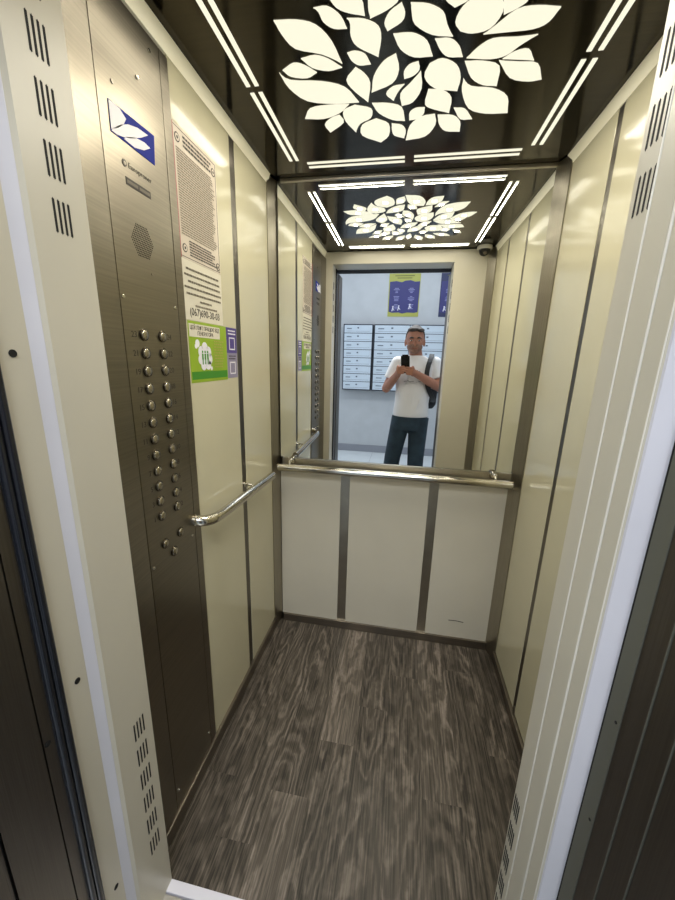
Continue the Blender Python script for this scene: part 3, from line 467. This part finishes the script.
# ================================================================== NOTICES ON THE LEFT WALL
NX = XL+.0006
def lines(parent, name, y0, y1, z0, z1, n, mat, rnd, frac=.45, ragged=.15, left=True):
    bm = BM(); dz = (z1-z0)/n
    for i in range(n):
        z = z1-dz*(i+.5); y = y0; end = y1-(y1-y0)*ragged*rnd.random()
        if not left: y = y0+(y1-end); 
        while y < end-.004:
            wd = min(end-y, .004+.012*rnd.random())
            box(bm, NX+.0006, NX+.0009, y, y+wd, z-dz*frac/2, z+dz*frac/2); y += wd+.0022
    return obj(name, bm, mat, parent)
rn = random.Random(3)
n1 = thing('notice_sheet', 'tall laminated notice with dense small print and thin dark border, topmost on the left wall', 'notice', (XL, 1.045, 1.635))
obj('sheet', box(BM(), XL, NX, .940, 1.152, 1.634, 1.932), PAPER_P, n1)
bm = BM()
for r in ((.944, .9452, 1.638, 1.928), (1.1468, 1.148, 1.638, 1.928), (.944, 1.148, 1.6380, 1.6394), (.944, 1.148, 1.9266, 1.928)): box(bm, NX, NX+.0004, *r)
obj('border', bm, INK, n1)
obj('red_edge', box(BM(), XL, NX+.0006, NX*0+.9395, .9450, 1.634, 1.932), RED, n1)
lines(n1, 'heading_lines', .985, 1.125, 1.893, 1.922, 3, INK, rn, .5, .1)
lines(n1, 'body_text', .953, 1.140, 1.690, 1.885, 34, INKG, rn, .5, .12)
lines(n1, 'footer_text', .985, 1.140, 1.645, 1.685, 6, INK, rn, .5, .3)
for y, z in ((.961, 1.905), (.963, 1.660), (1.135, 1.903), (1.137, 1.652)):
    bm = BM(); cyl(bm, (NX+.0003, y, z), (1, 0, 0), .0105, .0006, 24); o = obj('round_emblem', bm, INK, n1)
    bm = BM(); cyl(bm, (NX+.0006, y, z), (1, 0, 0), .0078, .0006, 24); obj('emblem_field', bm, PAPER_P, o)
    bm = BM(); cyl(bm, (NX+.0009, y, z), (1, 0, 0), .0040, .0006, 5); obj('emblem_mark', bm, INK, o)
n2 = thing('notice_sheet', 'white paper with short bold lines and a phone number below the tall notice', 'notice', (XL, 1.045, 1.483))
obj('sheet', box(BM(), XL, NX, .943, 1.153, 1.482, 1.6335), PAPER, n2)
bm_rows = [(.960, 1.138), (.950, 1.140), (.966, 1.140), (.948, 1.146), (.955, 1.142), (1.02, 1.085)]
for i, (a, b_) in enumerate(bm_rows): lines(n2, 'printed_line', a, b_, 1.607-.0155*i, 1.617-.0155*i, 1, INK2, rn, .5, 0)
lines(n2, 'printed_line', .995, 1.115, 1.518, 1.525, 1, INKG, rn, .7, 0)
obj('phone_number', text_bm('(067)690-30-03', .0285, on_left(1.048, 1.5035, NX+.0004), 'CENTER', xscale=.93), INK, n2)
n3 = thing('sticker', 'lime green sticker with a white cloud drawing and a white heading box', 'sticker', (XL, 1.06, 1.312))
obj('sticker_sheet', box(BM(), XL, NX, .950, 1.169, 1.311, 1.480), GREEN, n3)
hb = obj('heading_box', box(BM(), NX-.0002, NX+.0003, .954, 1.126, 1.438, 1.473), PAPER, n3)
obj('heading_text', text_bm('ЦЕЙ ЛІФТ ПРАЦЮЄ ВІД', .0155, on_left(1.040, 1.4625, NX+.0006), 'CENTER', xscale=.88), INK, hb)
obj('heading_text', text_bm('ГЕНЕРАТОРА', .0150, on_left(1.040, 1.4475, NX+.0006), 'CENTER', xscale=.9), INK, hb)
obj('bottom_band', box(BM(), NX-.0002, NX+.0003, .955, 1.166, 1.320, 1.342), DGREEN, n3)
bm = BM()
for y, z, r in ((1.030, 1.385, .026), (1.010, 1.398, .016), (1.030, 1.410, .016), (1.050, 1.398, .016), (1.055, 1.378, .016), (1.045, 1.362, .016), (1.020, 1.360, .015), (1.006, 1.376, .014), (.992, 1.421, .011), (.984, 1.413, .007), (1.064, 1.350, .006)):
    cyl(bm, (NX+.0003, y, z), (1, 0, 0), r, .0005+.00005*r, 24)
o = obj('cloud_drawing', bm, WHITE, n3)
bm = BM()
for y in (1.016, 1.030, 1.044):
    cyl(bm, (NX+.0007, y, 1.398), (1, 0, 0), .0038, .0006, 14); box(bm, NX+.0004, NX+.001, y-.0042, y+.0042, 1.376, 1.393); box(bm, NX+.0004, NX+.001, y-.003, y-.0008, 1.362, 1.377); box(bm, NX+.0004, NX+.001, y+.0008, y+.003, 1.362, 1.377)
obj('people_drawing', bm, DGREEN, o)
lines(n3, 'side_text', 1.085, 1.150, 1.350, 1.435, 10, YELLOW, rn, .45, .2)
n4 = thing('sticker', 'narrow sticker, purple above and pale lilac below, at the right of the green sticker', 'sticker', (XL, 1.21, 1.315))
obj('sticker_sheet', box(BM(), XL, NX, 1.171, 1.245, 1.315, 1.480), plain('sticker_lilac', '#8d86a0', .45), n4)
obj('purple_field', box(BM(), NX-.0002, NX+.0003, 1.171, 1.245, 1.398, 1.480), PURPLE, n4)
bm = BM()
for (y0, y1, z0, z1) in ((1.188, 1.230, 1.408, 1.449), (1.188, 1.230, 1.328, 1.369)):
    for r in ((y0, y1, z0, z0+.004), (y0, y1, z1-.004, z1), (y0, y0+.004, z0, z1), (y1-.004, y1, z0, z1)): box(bm, NX+.0002, NX+.0006, *r)
obj('white_square_outline', bm, WHITE, n4)
lines(n4, 'sticker_text', 1.182, 1.238, 1.455, 1.475, 2, WHITE, rn, .4, .1)
lines(n4, 'sticker_text', 1.182, 1.238, 1.375, 1.392, 2, INK, rn, .4, .1)

# ================================================================== SECURITY CAMERA (front wall, seen in the mirror)
sc_ = thing('security_camera', 'small white dome security camera in the top corner, seen in the mirror', 'security camera', (.44, YF+.045, ZC-.001))
bm = BM(); cyl(bm, (.44, YF+.05, ZC-.012), (0, 0, 1), .045, .022, 32, bevel=.004); obj('base_ring', bm, plain('white_plastic', '#cfccc2', .35), sc_, smooth=True, auto=40)
bm = BM(); ellipsoid(bm, (.44, YF+.05, ZC-.026), (.034, .034, .034)); obj('dome', bm, GLASSB, sc_, smooth=True)
bm = BM(); cyl(bm, (.44, YF+.075, ZC-.045), (0, .8, -.6), .010, .012, 20); obj('lens', bm, STEEL_B, sc_, smooth=True, auto=40)

# ================================================================== LOBBY
LY = -2.2
flob = obj('floor', box(BM(), -2.2, 2.2, LY-.1, .14, -.05, -.002), LOBFLOOR, kind='structure')
gl = obj('tile_joints', BM() if False else (lambda b: [box(b, -2.2+.6*i-.0015, -2.2+.6*i+.0015, LY, .14, -.01, -.0015) for i in range(1, 8)] and [box(b, -2.2, 2.2, LY+.6*j-.0015, LY+.6*j+.0015, -.01, -.0015) for j in range(1, 4)] and b)(BM()), LOBBASE, flob)
obj('wall_lobby', box(BM(), -2.2, 2.2, LY-.1, LY, 0, 2.9), LOBWALL, kind='structure')
obj('baseboard_lobby', box(BM(), -2.2, 2.2, LY, LY+.015, 0, .105, .003), LOBBASE, kind='structure')
obj('wall_lobby_left', box(BM(), -2.3, -2.2, LY-.1, .14, 0, 2.9), LOBWALL, kind='structure')
obj('wall_lobby_right', box(BM(), 2.2, 2.3, LY-.1, .14, 0, 2.9), LOBWALL, kind='structure')
obj('ceiling', box(BM(), -2.3, 2.3, LY-.1, .14, 2.9, 2.95), LOBWALL, kind='structure')
bm = BM(); box(bm, -2.2, JL-.055, .13, .20, 0, 2.9); box(bm, JR+.055, 2.2, .13, .20, 0, 2.9); box(bm, JL-.055, JR+.055, .13, .20, ZO+.09, 2.9)
obj('wall_lobby_front', bm, LOBWALL, kind='structure')

def mailbox_unit(x0, x1, ncol, label):
    t = thing('mailbox_cabinet', label, 'mailboxes', ((x0+x1)/2, LY, .945), 'wall mounted mailbox cabinets')
    bm = BM(); box(bm, x0, x1, LY, LY+.11, .945, 1.862, .003); obj('cabinet_frame', bm, MBFRAME, t)
    cw = (x1-x0-.02)/ncol; rh = (1.862-.945-.02)/8
    first = None
    for c in range(ncol):
        for r in range(8):
            ox = x0+.010+cw*c; oz = .955+rh*r
            if first is None:
                a = obj('mailbox_door', box(BM(), .004, cw-.004, LY+.108, LY+.118, .004, rh-.004, .002), MBDOOR, t); 
                bm = BM(); box(bm, .04, cw-.03, LY+.1175, LY+.1185, rh*.22, rh*.22+.003); box(bm, cw*.47, cw*.53, LY+.1175, LY+.1190, rh*.55, rh*.72); 
                bm2 = BM(); box(bm2, cw*.10, cw*.27, LY+.1175, LY+.1190, rh*.50, rh*.60)
                s_ = obj('letter_slot', bm, MBLINE, a); n_ = obj('name_tag', bm2, MBLINE, a)
                first = (a, s_, n_)
                a2 = a
            else:
                a2 = first[0].copy(); C.objects.link(a2)
                for q in first[1:]:
                    q2 = q.copy(); C.objects.link(q2); q2.parent = a2
            a2.location = (ox, 0, oz)
    return t
mailbox_unit(-.888, -.468, 1, 'narrow white mailbox cabinet with one column of doors, seen in the mirror')
mailbox_unit(-.455, .530, 2, 'wide white mailbox cabinet with two columns of doors behind the man, seen in the mirror')

def poster(x0, x1, z0, z1, label, seed):
    t = thing('poster', label, 'poster', ((x0+x1)/2, LY, z0), 'blue and yellow posters above the mailboxes')
    obj('poster_sheet', box(BM(), x0, x1, LY, LY+.004, z0, z1), YELLOW if seed == 1 else plain('dark_blue_paper', '#2c3358', .5), t)
    rnd = random.Random(seed)
    pts = [(x0+.012, z0+.065), (x0+.06, z0+.05), (x0+.15, z0+.055), (x0+.2, z0+.04), (x0+.27, z0+.055), (x1-.06, z0+.05), (x1-.012, z0+.06), (x1-.005, z1-.10), (x1-.07, z1-.105), (x1-.13, z1-.085), (x1-.2, z1-.09), (x1-.25, z1-.11), (x0+.1, z1-.095), (x0+.012, z1-.105)]
    obj('blue_field', prism_xz(BM(), pts, LY+.0038, LY+.005), POSTB, t)
    bm = BM()
    for i in range(2):
        for j in range(3):
            cx = x0+.11+.2*i; cz = z0+.12+.105*j
            for k in range(4):
                wdt = .03+.06*rnd.random(); box(bm, cx-wdt/2, cx+wdt/2, LY+.005, LY+.0055, cz+.018*k-.02, cz+.018*k-.014)
    obj('printed_text', bm, plain('pale_print', '#9a9cc8', .5), t)
    bm = BM()
    for cx, cz in ((x0+.15, z0+.11), (x0+.30, z0+.13), (x0+.07, z0+.10)):
        cyl(bm, (cx, LY+.0055, cz+.03), (0, 1, 0), .009, .001, 12); tube(bm, [(cx, LY+.0055, cz+.02), (cx-.012, LY+.0055, cz-.03)], .006, 8); tube(bm, [(cx, LY+.0055, cz+.01), (cx+.02, LY+.0055, cz-.02)], .004, 8)
    obj('figure_drawing', bm, WHITE, t)
    bm = BM()
    for k, (a, b_) in enumerate(((.08, .34), (.11, .31))): box(bm, x0+a, x0+b_, LY+.004, LY+.0048, z1-.034-.028*k, z1-.024-.028*k)
    obj('title_line', bm, plain('olive_print', '#5d6128', .5), t)
    return t
poster(-.288, .135, 1.975, 2.530, 'blue and yellow poster fully visible above the mailboxes, seen in the mirror', 1)
poster(.405, .825, 1.975, 2.530, 'blue poster cut off by the doorway edge, seen in the mirror', 2)

# ================================================================== PERSON
CR = Vector((0.9837683, 0.17767202, 0.02515112)); CU = Vector((-0.06751861, 0.23664392, 0.96924759)); CF = Vector((-0.16625631, 0.95521323, -0.24479895))
EY = Vector((0, 0, EYE))
def ph(a, b, c): return EY+CR*a+CU*b+CF*c
def remesh(o, vox, smooth=3):
    m = o.modifiers.new('union', 'REMESH'); m.mode = 'VOXEL'; m.voxel_size = vox; m.use_smooth_shade = True
    if smooth:
        s = o.modifiers.new('soften', 'SMOOTH'); s.iterations = smooth; s.factor = .5
    return o
def loft(bm, rings, seg=24):
    """rings: (x, y, z, rx, ry)"""
    R = []
    for x, y, z, rx, ry in rings:
        R.append([bm.verts.new((x+rx*math.cos(2*PI*k/seg), y+ry*math.sin(2*PI*k/seg), z)) for k in range(seg)])
    for a, b in zip(R, R[1:]):
        for k in range(seg): bm.faces.new((a[k], a[(k+1) % seg], b[(k+1) % seg], b[k]))
    bm.faces.new(R[0][::-1]); bm.faces.new(R[-1]); return bm
pe = thing('person', 'man in white t-shirt and dark jeans photographing the mirror with a phone, reflected in it', 'person', (.085, -.27, 0))
HX, HY = .073, -.245
def hs(bm):
    for v in bm.verts:
        if v.co.z > 1.43:
            f = 1+.085*min(1, (v.co.z-1.43)/.07); v.co = Vector((HX+.004+(v.co.x-HX)*f, HY+(v.co.y-HY)*f, 1.692+(v.co.z-1.692)*f))
    return bm
SHL, SHR = Vector((-.060, -.28, 1.375)), Vector((.268, -.28, 1.380))
ELL, ELR = Vector((-.158, -.245, 1.125)), Vector((.330, -.215, 1.150))
WRL, WRR = ph(-.078, -.140, -.045), ph(.092, -.138, -.050)
def limbpts(ps, rs, n=5):
    out, rr = [], []
    for i in range(len(ps)-1):
        for k in range(n):
            t = k/n; out.append(Vector(ps[i]).lerp(Vector(ps[i+1]), t)); rr.append(rs[i]+(rs[i+1]-rs[i])*t)
    out.append(Vector(ps[-1])); rr.append(rs[-1]); return out, rr
bm = BM()
loft(bm, [(.085, -.27, .84, .14, .10), (.085, -.27, .95, .145, .10), (.09, -.27, 1.05, .14, .10), (.097, -.27, 1.2, .155, .108), (.10, -.275, 1.32, .155, .10), (.104, -.28, 1.375, .12, .075), (.10, -.275, 1.42, .075, .065)])
tube(bm, [(.10, -.275, 1.39), (.09, -.265, 1.44), (.078, -.25, 1.50)], [.064, .057, .055], 20)
# head
ellipsoid(bm, (HX, HY-.008, 1.590), (.075, .094, .099)); ellipsoid(bm, (HX, HY+.018, 1.535), (.062, .070, .068)); ellipsoid(bm, (HX, HY+.045, 1.480), (.038, .034, .028))
ellipsoid(bm, (HX, HY+.086, 1.545), (.012, .020, .022), Matrix.Rotation(-.35, 4, 'X')); tube(bm, [(HX, HY+.076, 1.582), (HX, HY+.098, 1.548)], [.008, .013], 12)
ellipsoid(bm, (HX, HY+.066, 1.592), (.052, .022, .012)); ellipsoid(bm, (HX-.036, HY+.055, 1.548), (.022, .022, .018)); ellipsoid(bm, (HX+.036, HY+.055, 1.548), (.022, .022, .018))
for s in (-1, 1): ellipsoid(bm, (HX+s*.077, HY-.012, 1.555), (.009, .019, .032), Matrix.Rotation(s*.2, 4, 'Z'))
hs(bm)
# arms
for S_, E_, W_, PA in ((SHL, ELL, WRL, ph(-.060, -.105, -.020)), (SHR, ELR, WRR, ph(.062, -.108, -.020))):
    p, r = limbpts([S_+Vector((0, 0, -.018)), E_, W_, PA], [.047, .042, .031, .028]); 
    r = [a*(1.08 if 6 <= i <= 8 else 1) for i, a in enumerate(r)]
    tube(bm, p, r, 18); ellipsoid(bm, E_, (.041, .041, .041)); ellipsoid(bm, S_+Vector((0, 0, -.018)), (.050, .050, .044))
# hands: palm, four fingers round the phone, thumb on the screen side
Mph = Matrix((CR, CU, CF)).transposed().to_4x4()
for s in (-1, 1):
    off = .004 if s < 0 else -.004
    ellipsoid(bm, ph(s*.062, -.098+off, -.014), (.021, .048, .030), Mph)
    for k in range(4):
        b_ = -.064-.0185*k+off; ln = (.004, -.002, 0, .010)[k] if s < 0 else (.006, .000, .003, .012)[k]
        p = [ph(s*.060, b_-.004, -.020), ph(s*.054, b_-.001, -.001), ph(s*.043, b_+.001, .0085), ph(s*.028, b_+.003, .0105), ph(s*(.004+ln*.8), b_+.005, .0085)]
        tube(bm, p, [.0105, .0102, .0098, .0092, .0080], 12); ellipsoid(bm, p[-1], (.0072,)*3, seg=12, rings=8)
    p = [ph(s*.056, -.105+off, -.028), ph(s*.044, -.088+off, -.030), ph(s*.030, -.070+off, -.0265), ph(s*.016, -.060+off, -.0235)]
    tube(bm, p, [.013, .0115, .0098, .0085], 12); ellipsoid(bm, p[-1], (.0085,)*3, seg=12, rings=8)
# legs
LEG = {-1: [(.004, -.27, .86), (-.058, -.255, .47), (-.098, -.285, .09)], 1: [(.165, -.27, .86), (.163, -.255, .47), (.170, -.285, .09)]}
for s in (-1, 1):
    p, r = limbpts(LEG[s], [.082, .055, .040]); tube(bm, p, r, 20)
    ax, ay, az = LEG[s][2]; ellipsoid(bm, (ax+s*.008, ay+.055, .045), (.040, .125, .038))
remesh(obj('body', bm, SKIN, pe, smooth=True), .0035, 2)
# face details
for s in (-1, 1):
    ellipsoid(bm := BM(), (HX+s*.030, HY+.076, 1.568), (.0100, .005, .0042)); e = obj('eye', hs(bm), EYEW, pe, smooth=True)
    ellipsoid(bm := BM(), (HX+s*.030, HY+.0800, 1.5668), (.0052, .0028, .0044)); obj('iris', hs(bm), EYED, e, smooth=True)
    bm = BM(); tube(bm, [(HX+s*.014, HY+.088, 1.587), (HX+s*.030, HY+.088, 1.592), (HX+s*.048, HY+.074, 1.587)], [.004, .005, .003], 8, ell=(.7, 1.2)); obj('eyebrow', hs(bm), HAIR, pe, smooth=True)
bm = BM(); ellipsoid(bm, (HX, HY+.0835, 1.5085), (.024, .006, .006)); obj('lips', hs(bm), LIP, pe, smooth=True)
def cut_keep(bm, co, no):
    g = bm.verts[:]+bm.edges[:]+bm.faces[:]
    bmesh.ops.bisect_plane(bm, geom=g, plane_co=co, plane_no=no, clear_outer=True); 
    bmesh.ops.holes_fill(bm, edges=bm.edges[:])
bm = BM(); ellipsoid(bm, (HX, HY-.012, 1.594), (.0805, .100, .1035), seg=32, rings=24); cut_keep(bm, Vector((HX, HY, 1.600)), Vector((0, .78, -.62)))
ellipsoid(bm, (HX-.012, HY+.050, 1.655), (.054, .036, .020)); ellipsoid(bm, (HX+.03, HY+.045, 1.652), (.040, .040, .018))
remesh(obj('hair', hs(bm), HAIR, pe, smooth=True), .004, 1)
bm = BM(); ellipsoid(bm, (HX, HY+.020, 1.528), (.0655, .0725, .064), seg=32, rings=24); cut_keep(bm, Vector((HX, HY, 1.520)), Vector((0, -.25, .97))); ellipsoid(bm, (HX, HY+.047, 1.479), (.041, .037, .030)); 
ellipsoid(bm, (HX, HY+.083, 1.5205), (.030, .008, .0075))
remesh(obj('beard', hs(bm), BEARD, pe, smooth=True), .004, 1)
# t-shirt
bm = BM()
loft(bm, [(.085, -.27, .872, .166, .122), (.085, -.27, .90, .168, .124), (.085, -.27, 1.0, .158, .120), (.093, -.27, 1.12, .163, .124), (.098, -.272, 1.22, .172, .126), (.100, -.275, 1.32, .178, .116), (.103, -.28, 1.370, .155, .098), (.103, -.28, 1.405, .115, .084), (.100, -.275, 1.432, .076, .074)], 40)
for S_, E_ in ((SHL, ELL), (SHR, ELR)):
    p, r = limbpts([S_+Vector((0, 0, -.006)), S_.lerp(E_, .66)], [.064, .064]); tube(bm, p, r, 24); ellipsoid(bm, S_+Vector((0, 0, -.012)), (.066, .066, .060))
rn = random.Random(5)
for k in range(9):
    x = -.03+.26*rn.random(); z = .93+.3*rn.random(); tube(bm, [(x, -.152, z), (x+.03-.06*rn.random(), -.148, z+.07)], [.006, .004], 8)
sh = remesh(obj('t_shirt', bm, SHIRT, pe, smooth=True), .006, 4)
bm = BM()
for k, (a, b_, z, h) in enumerate(((.035, .050, 1.292, .026), (.062, .068, 1.292, .026), (.078, .100, 1.300, .005), (.086, .092, 1.292, .022), (.112, .118, 1.292, .024), (.124, .140, 1.292, .005))):
    box(bm, a, b_, -.1560, -.1435, z-h/2, z+h/2)
for k in range(5): tube(bm, [(.0+.03*k, -.150, 1.20+.012*(k % 2)), (.03+.03*k, -.1475, 1.205-.01*(k % 2))], .0022, 6)
obj('shirt_print', bm, INK, sh)
# jeans, belt, shoes
bm = BM()
loft(bm, [(.085, -.27, .74, .150, .105), (.085, -.27, .80, .158, .112), (.085, -.27, .86, .155, .112), (.085, -.27, .905, .148, .108)], 32)
for s in (-1, 1):
    p, r = limbpts(LEG[s], [.094, .078, .070]); tube(bm, p, r, 24)
    for zz in (.44, .48, .13, .16, .52):
        t_ = (.86-zz)/.39 if zz > .47 else 1+(.47-zz)/.38
        a_, b2 = (LEG[s][0], LEG[s][1]) if t_ < 1 else (LEG[s][1], LEG[s][2]); q_ = Vector(a_).lerp(Vector(b2), t_ if t_ < 1 else t_-1)
        ellipsoid(bm, q_, (.074 if zz > .3 else .067, .074 if zz > .3 else .067, .012), Matrix.Rotation(.2*s, 4, 'Y'))
remesh(obj('jeans', bm, JEANS, pe, smooth=True), .006, 4)
for s in (-1, 1):
    ax, ay, az = LEG[s][2]; bm = BM(); ellipsoid(bm, (ax+s*.008, ay+.055, .052), (.048, .140, .050)); ellipsoid(bm, (ax, ay-.01, .09), (.048, .055, .045)); cut_keep(bm, Vector((0, 0, .012)), Vector((0, 0, -1)))
    so = remesh(obj('shoe', bm, SHOE, pe, smooth=True), .005, 2)
    bm = BM(); pts = [(ax+s*.008+.050*math.cos(a), ay+.055+.143*math.sin(a)) for a in [2*PI*k/28 for k in range(28)]]; prism_xy(bm, pts, 0, .018); obj('sole', bm, SOLE, so)

# phone, held up in both hands
phn = thing('phone', 'black smartphone held upright in the man\'s hands, seen in the mirror', 'phone', ph(0, -.035, -.009))
bm = BM(); t = bmesh.new(); box(t, -.0375, .0375, -.117, .043, -.0125, -.0045)
ed = [e for e in t.edges if abs((e.verts[0].co-e.verts[1].co).z) > .005]; bmesh.ops.bevel(t, geom=ed, offset=.011, segments=5, affect='EDGES'); merge(bm, t, Matrix.Translation(EY) @ Mph)
obj('case', bm, PHONE, phn)
bm = BM(); t = bmesh.new(); box(t, -.020, .010, -.022, .028, -.0046, -.0030, .0006); merge(bm, t, Matrix.Translation(EY) @ Mph); o = obj('camera_bump', bm, RUBBER, phn)
for a, b_ in ((0, 0), (0, .018), (-.012, .009)):
    bm = BM(); cyl(bm, ph(a, b_, -.0026), CF, .0062, .0012, 20); obj('lens', bm, GLASSB, o)

# backpack hanging from one shoulder
bp = thing('backpack', 'black backpack slung over the man\'s shoulder, its strap across the white t-shirt', 'backpack', (.17, -.46, .92))
bm = BM(); loft(bm, [(.175, -.455, .93, .125, .055), (.178, -.46, .97, .15, .075), (.178, -.46, 1.15, .155, .080), (.17, -.455, 1.30, .145, .07), (.165, -.45, 1.385, .10, .045)], 32)
remesh(obj('bag', bm, NYLON, bp, smooth=True), .007, 3)
bm = BM(); loft(bm, [(.18, -.535, .96, .10, .03), (.18, -.545, 1.0, .11, .035), (.18, -.545, 1.12, .11, .033), (.18, -.535, 1.16, .09, .02)], 24); obj('front_pocket', bm, NYLON, bp, smooth=True)
pth = [(.215, -.41, 1.35), (.235, -.375, 1.40), (.240, -.32, 1.440), (.238, -.26, 1.440), (.222, -.195, 1.395), (.205, -.150, 1.335), (.198, -.135, 1.27), (.205, -.137, 1.20), (.235, -.160, 1.12), (.268, -.22, 1.06), (.285, -.30, 1.02), (.270, -.39, 1.00)]
bm = BM(); sm = []
P_ = [Vector(p) for p in pth]; P_ = [2*P_[0]-P_[1]]+P_+[2*P_[-1]-P_[-2]]
for i in range(1, len(P_)-2):
    for k in range(4):
        t = k/4; p0, p1, p2, p3 = P_[i-1:i+3]
        sm.append(.5*((2*p1)+(-p0+p2)*t+(2*p0-5*p1+4*p2-p3)*t*t+(-p0+3*p1-3*p2+p3)*t**3))
# flat webbing: width along x, thin across
W = .021
ringv = []
for i, p in enumerate(sm):
    tg = (sm[min(i+1, len(sm)-1)]-sm[max(i-1, 0)]).normalized(); wx = (Vector((1, 0, 0))-tg*tg.x).normalized(); nn = tg.cross(wx)
    ringv.append([bm.verts.new(p+wx*W+nn*.004), bm.verts.new(p-wx*W+nn*.004), bm.verts.new(p-wx*W-nn*.004), bm.verts.new(p+wx*W-nn*.004)])
for a, b_ in zip(ringv, ringv[1:]):
    for k in range(4): bm.faces.new((a[k], a[(k+1) % 4], b_[(k+1) % 4], b_[k]))
bm.faces.new(ringv[0]); bm.faces.new(ringv[-1][::-1])
obj('shoulder_strap', bm, NYLON, bp, smooth=True, auto=40)

# ================================================================== LIGHTS, WORLD, CAMERA
def area(name, loc, rot, sx, sy, power, col):
    l = bpy.data.lights.new(name, 'AREA'); l.shape = 'RECTANGLE'; l.size = sx; l.size_y = sy; l.energy = power; l.color = col
    o = bpy.data.objects.new(name, l); C.objects.link(o); o.location = loc; o.rotation_euler = rot; return o
area('lobby_lamp', (0.0, -1.15, 2.86), (0, 0, 0), 2.4, 1.2, 26, (.86, .92, 1.0))
area('lobby_daylight', (-2.1, -1.1, 1.5), (0, math.radians(-90), 0), 1.8, 1.4, 10, (.75, .85, 1.0))
WARM = (1, .935, .79)
area('lobby_fill_light', (-.15, -.75, 2.80), (math.radians(38), 0, 0), .9, .5, 30, (.92, .95, 1.0))  # added fill aimed into the cabin to lift floor and lower panels
for pts in LEAVES:
    n = len(pts); ar = abs(sum(pts[i][0]*pts[(i+1) % n][1]-pts[(i+1) % n][0]*pts[i][1] for i in range(n)))/2
    cx = sum(p[0] for p in pts)/n; cy = sum(p[1] for p in pts)/n
    if ar > .0012: area('leaf_lamp', (cx, cy, ZC-.0032), (0, 0, 0),   .020, .020, 900*ar/10*.30, WARM)
for y0, y1 in ((.727, 1.118), (1.143, 1.500)):
    for x in (-.4625, -.4385, .3675, .3925): area('strip_lamp', (x, (y0+y1)/2, ZC-.0032), (0, 0, 0), .004, (y1-y0)*.96, .13, WARM)
for x0, x1 in ((-.407, -.050), (-.017, .340)):
    for y in (.6675, .6965, 1.5235, 1.5525): area('strip_lamp', ((x0+x1)/2, y, ZC-.0032), (0, 0, 0), (x1-x0)*.96, .004, .13, WARM)
wd = bpy.data.worlds.new('World'); bpy.context.scene.world = wd; wd.use_nodes = True
wd.node_tree.nodes['Background'].inputs['Color'].default_value = (.6, .7, .85, 1); wd.node_tree.nodes['Background'].inputs['Strength'].default_value = .2
cam = bpy.data.cameras.new('camera'); co = bpy.data.objects.new('camera', cam); C.objects.link(co)
cam.sensor_fit = 'VERTICAL'; cam.sensor_height = 24; cam.lens = 363.6085/900*24; cam.clip_start = .003
M = Matrix((CR, CU, -CF)).transposed().to_4x4(); M.translation = EY; co.matrix_world = M
s = bpy.context.scene; s.camera = co
s.cycles.use_denoising = True
s.cycles.max_bounces = 14; s.cycles.glossy_bounces = 8; s.cycles.diffuse_bounces = 6
s.cycles.sample_clamp_indirect = 6
s.view_settings.view_transform = 'Standard'; s.view_settings.exposure = .27
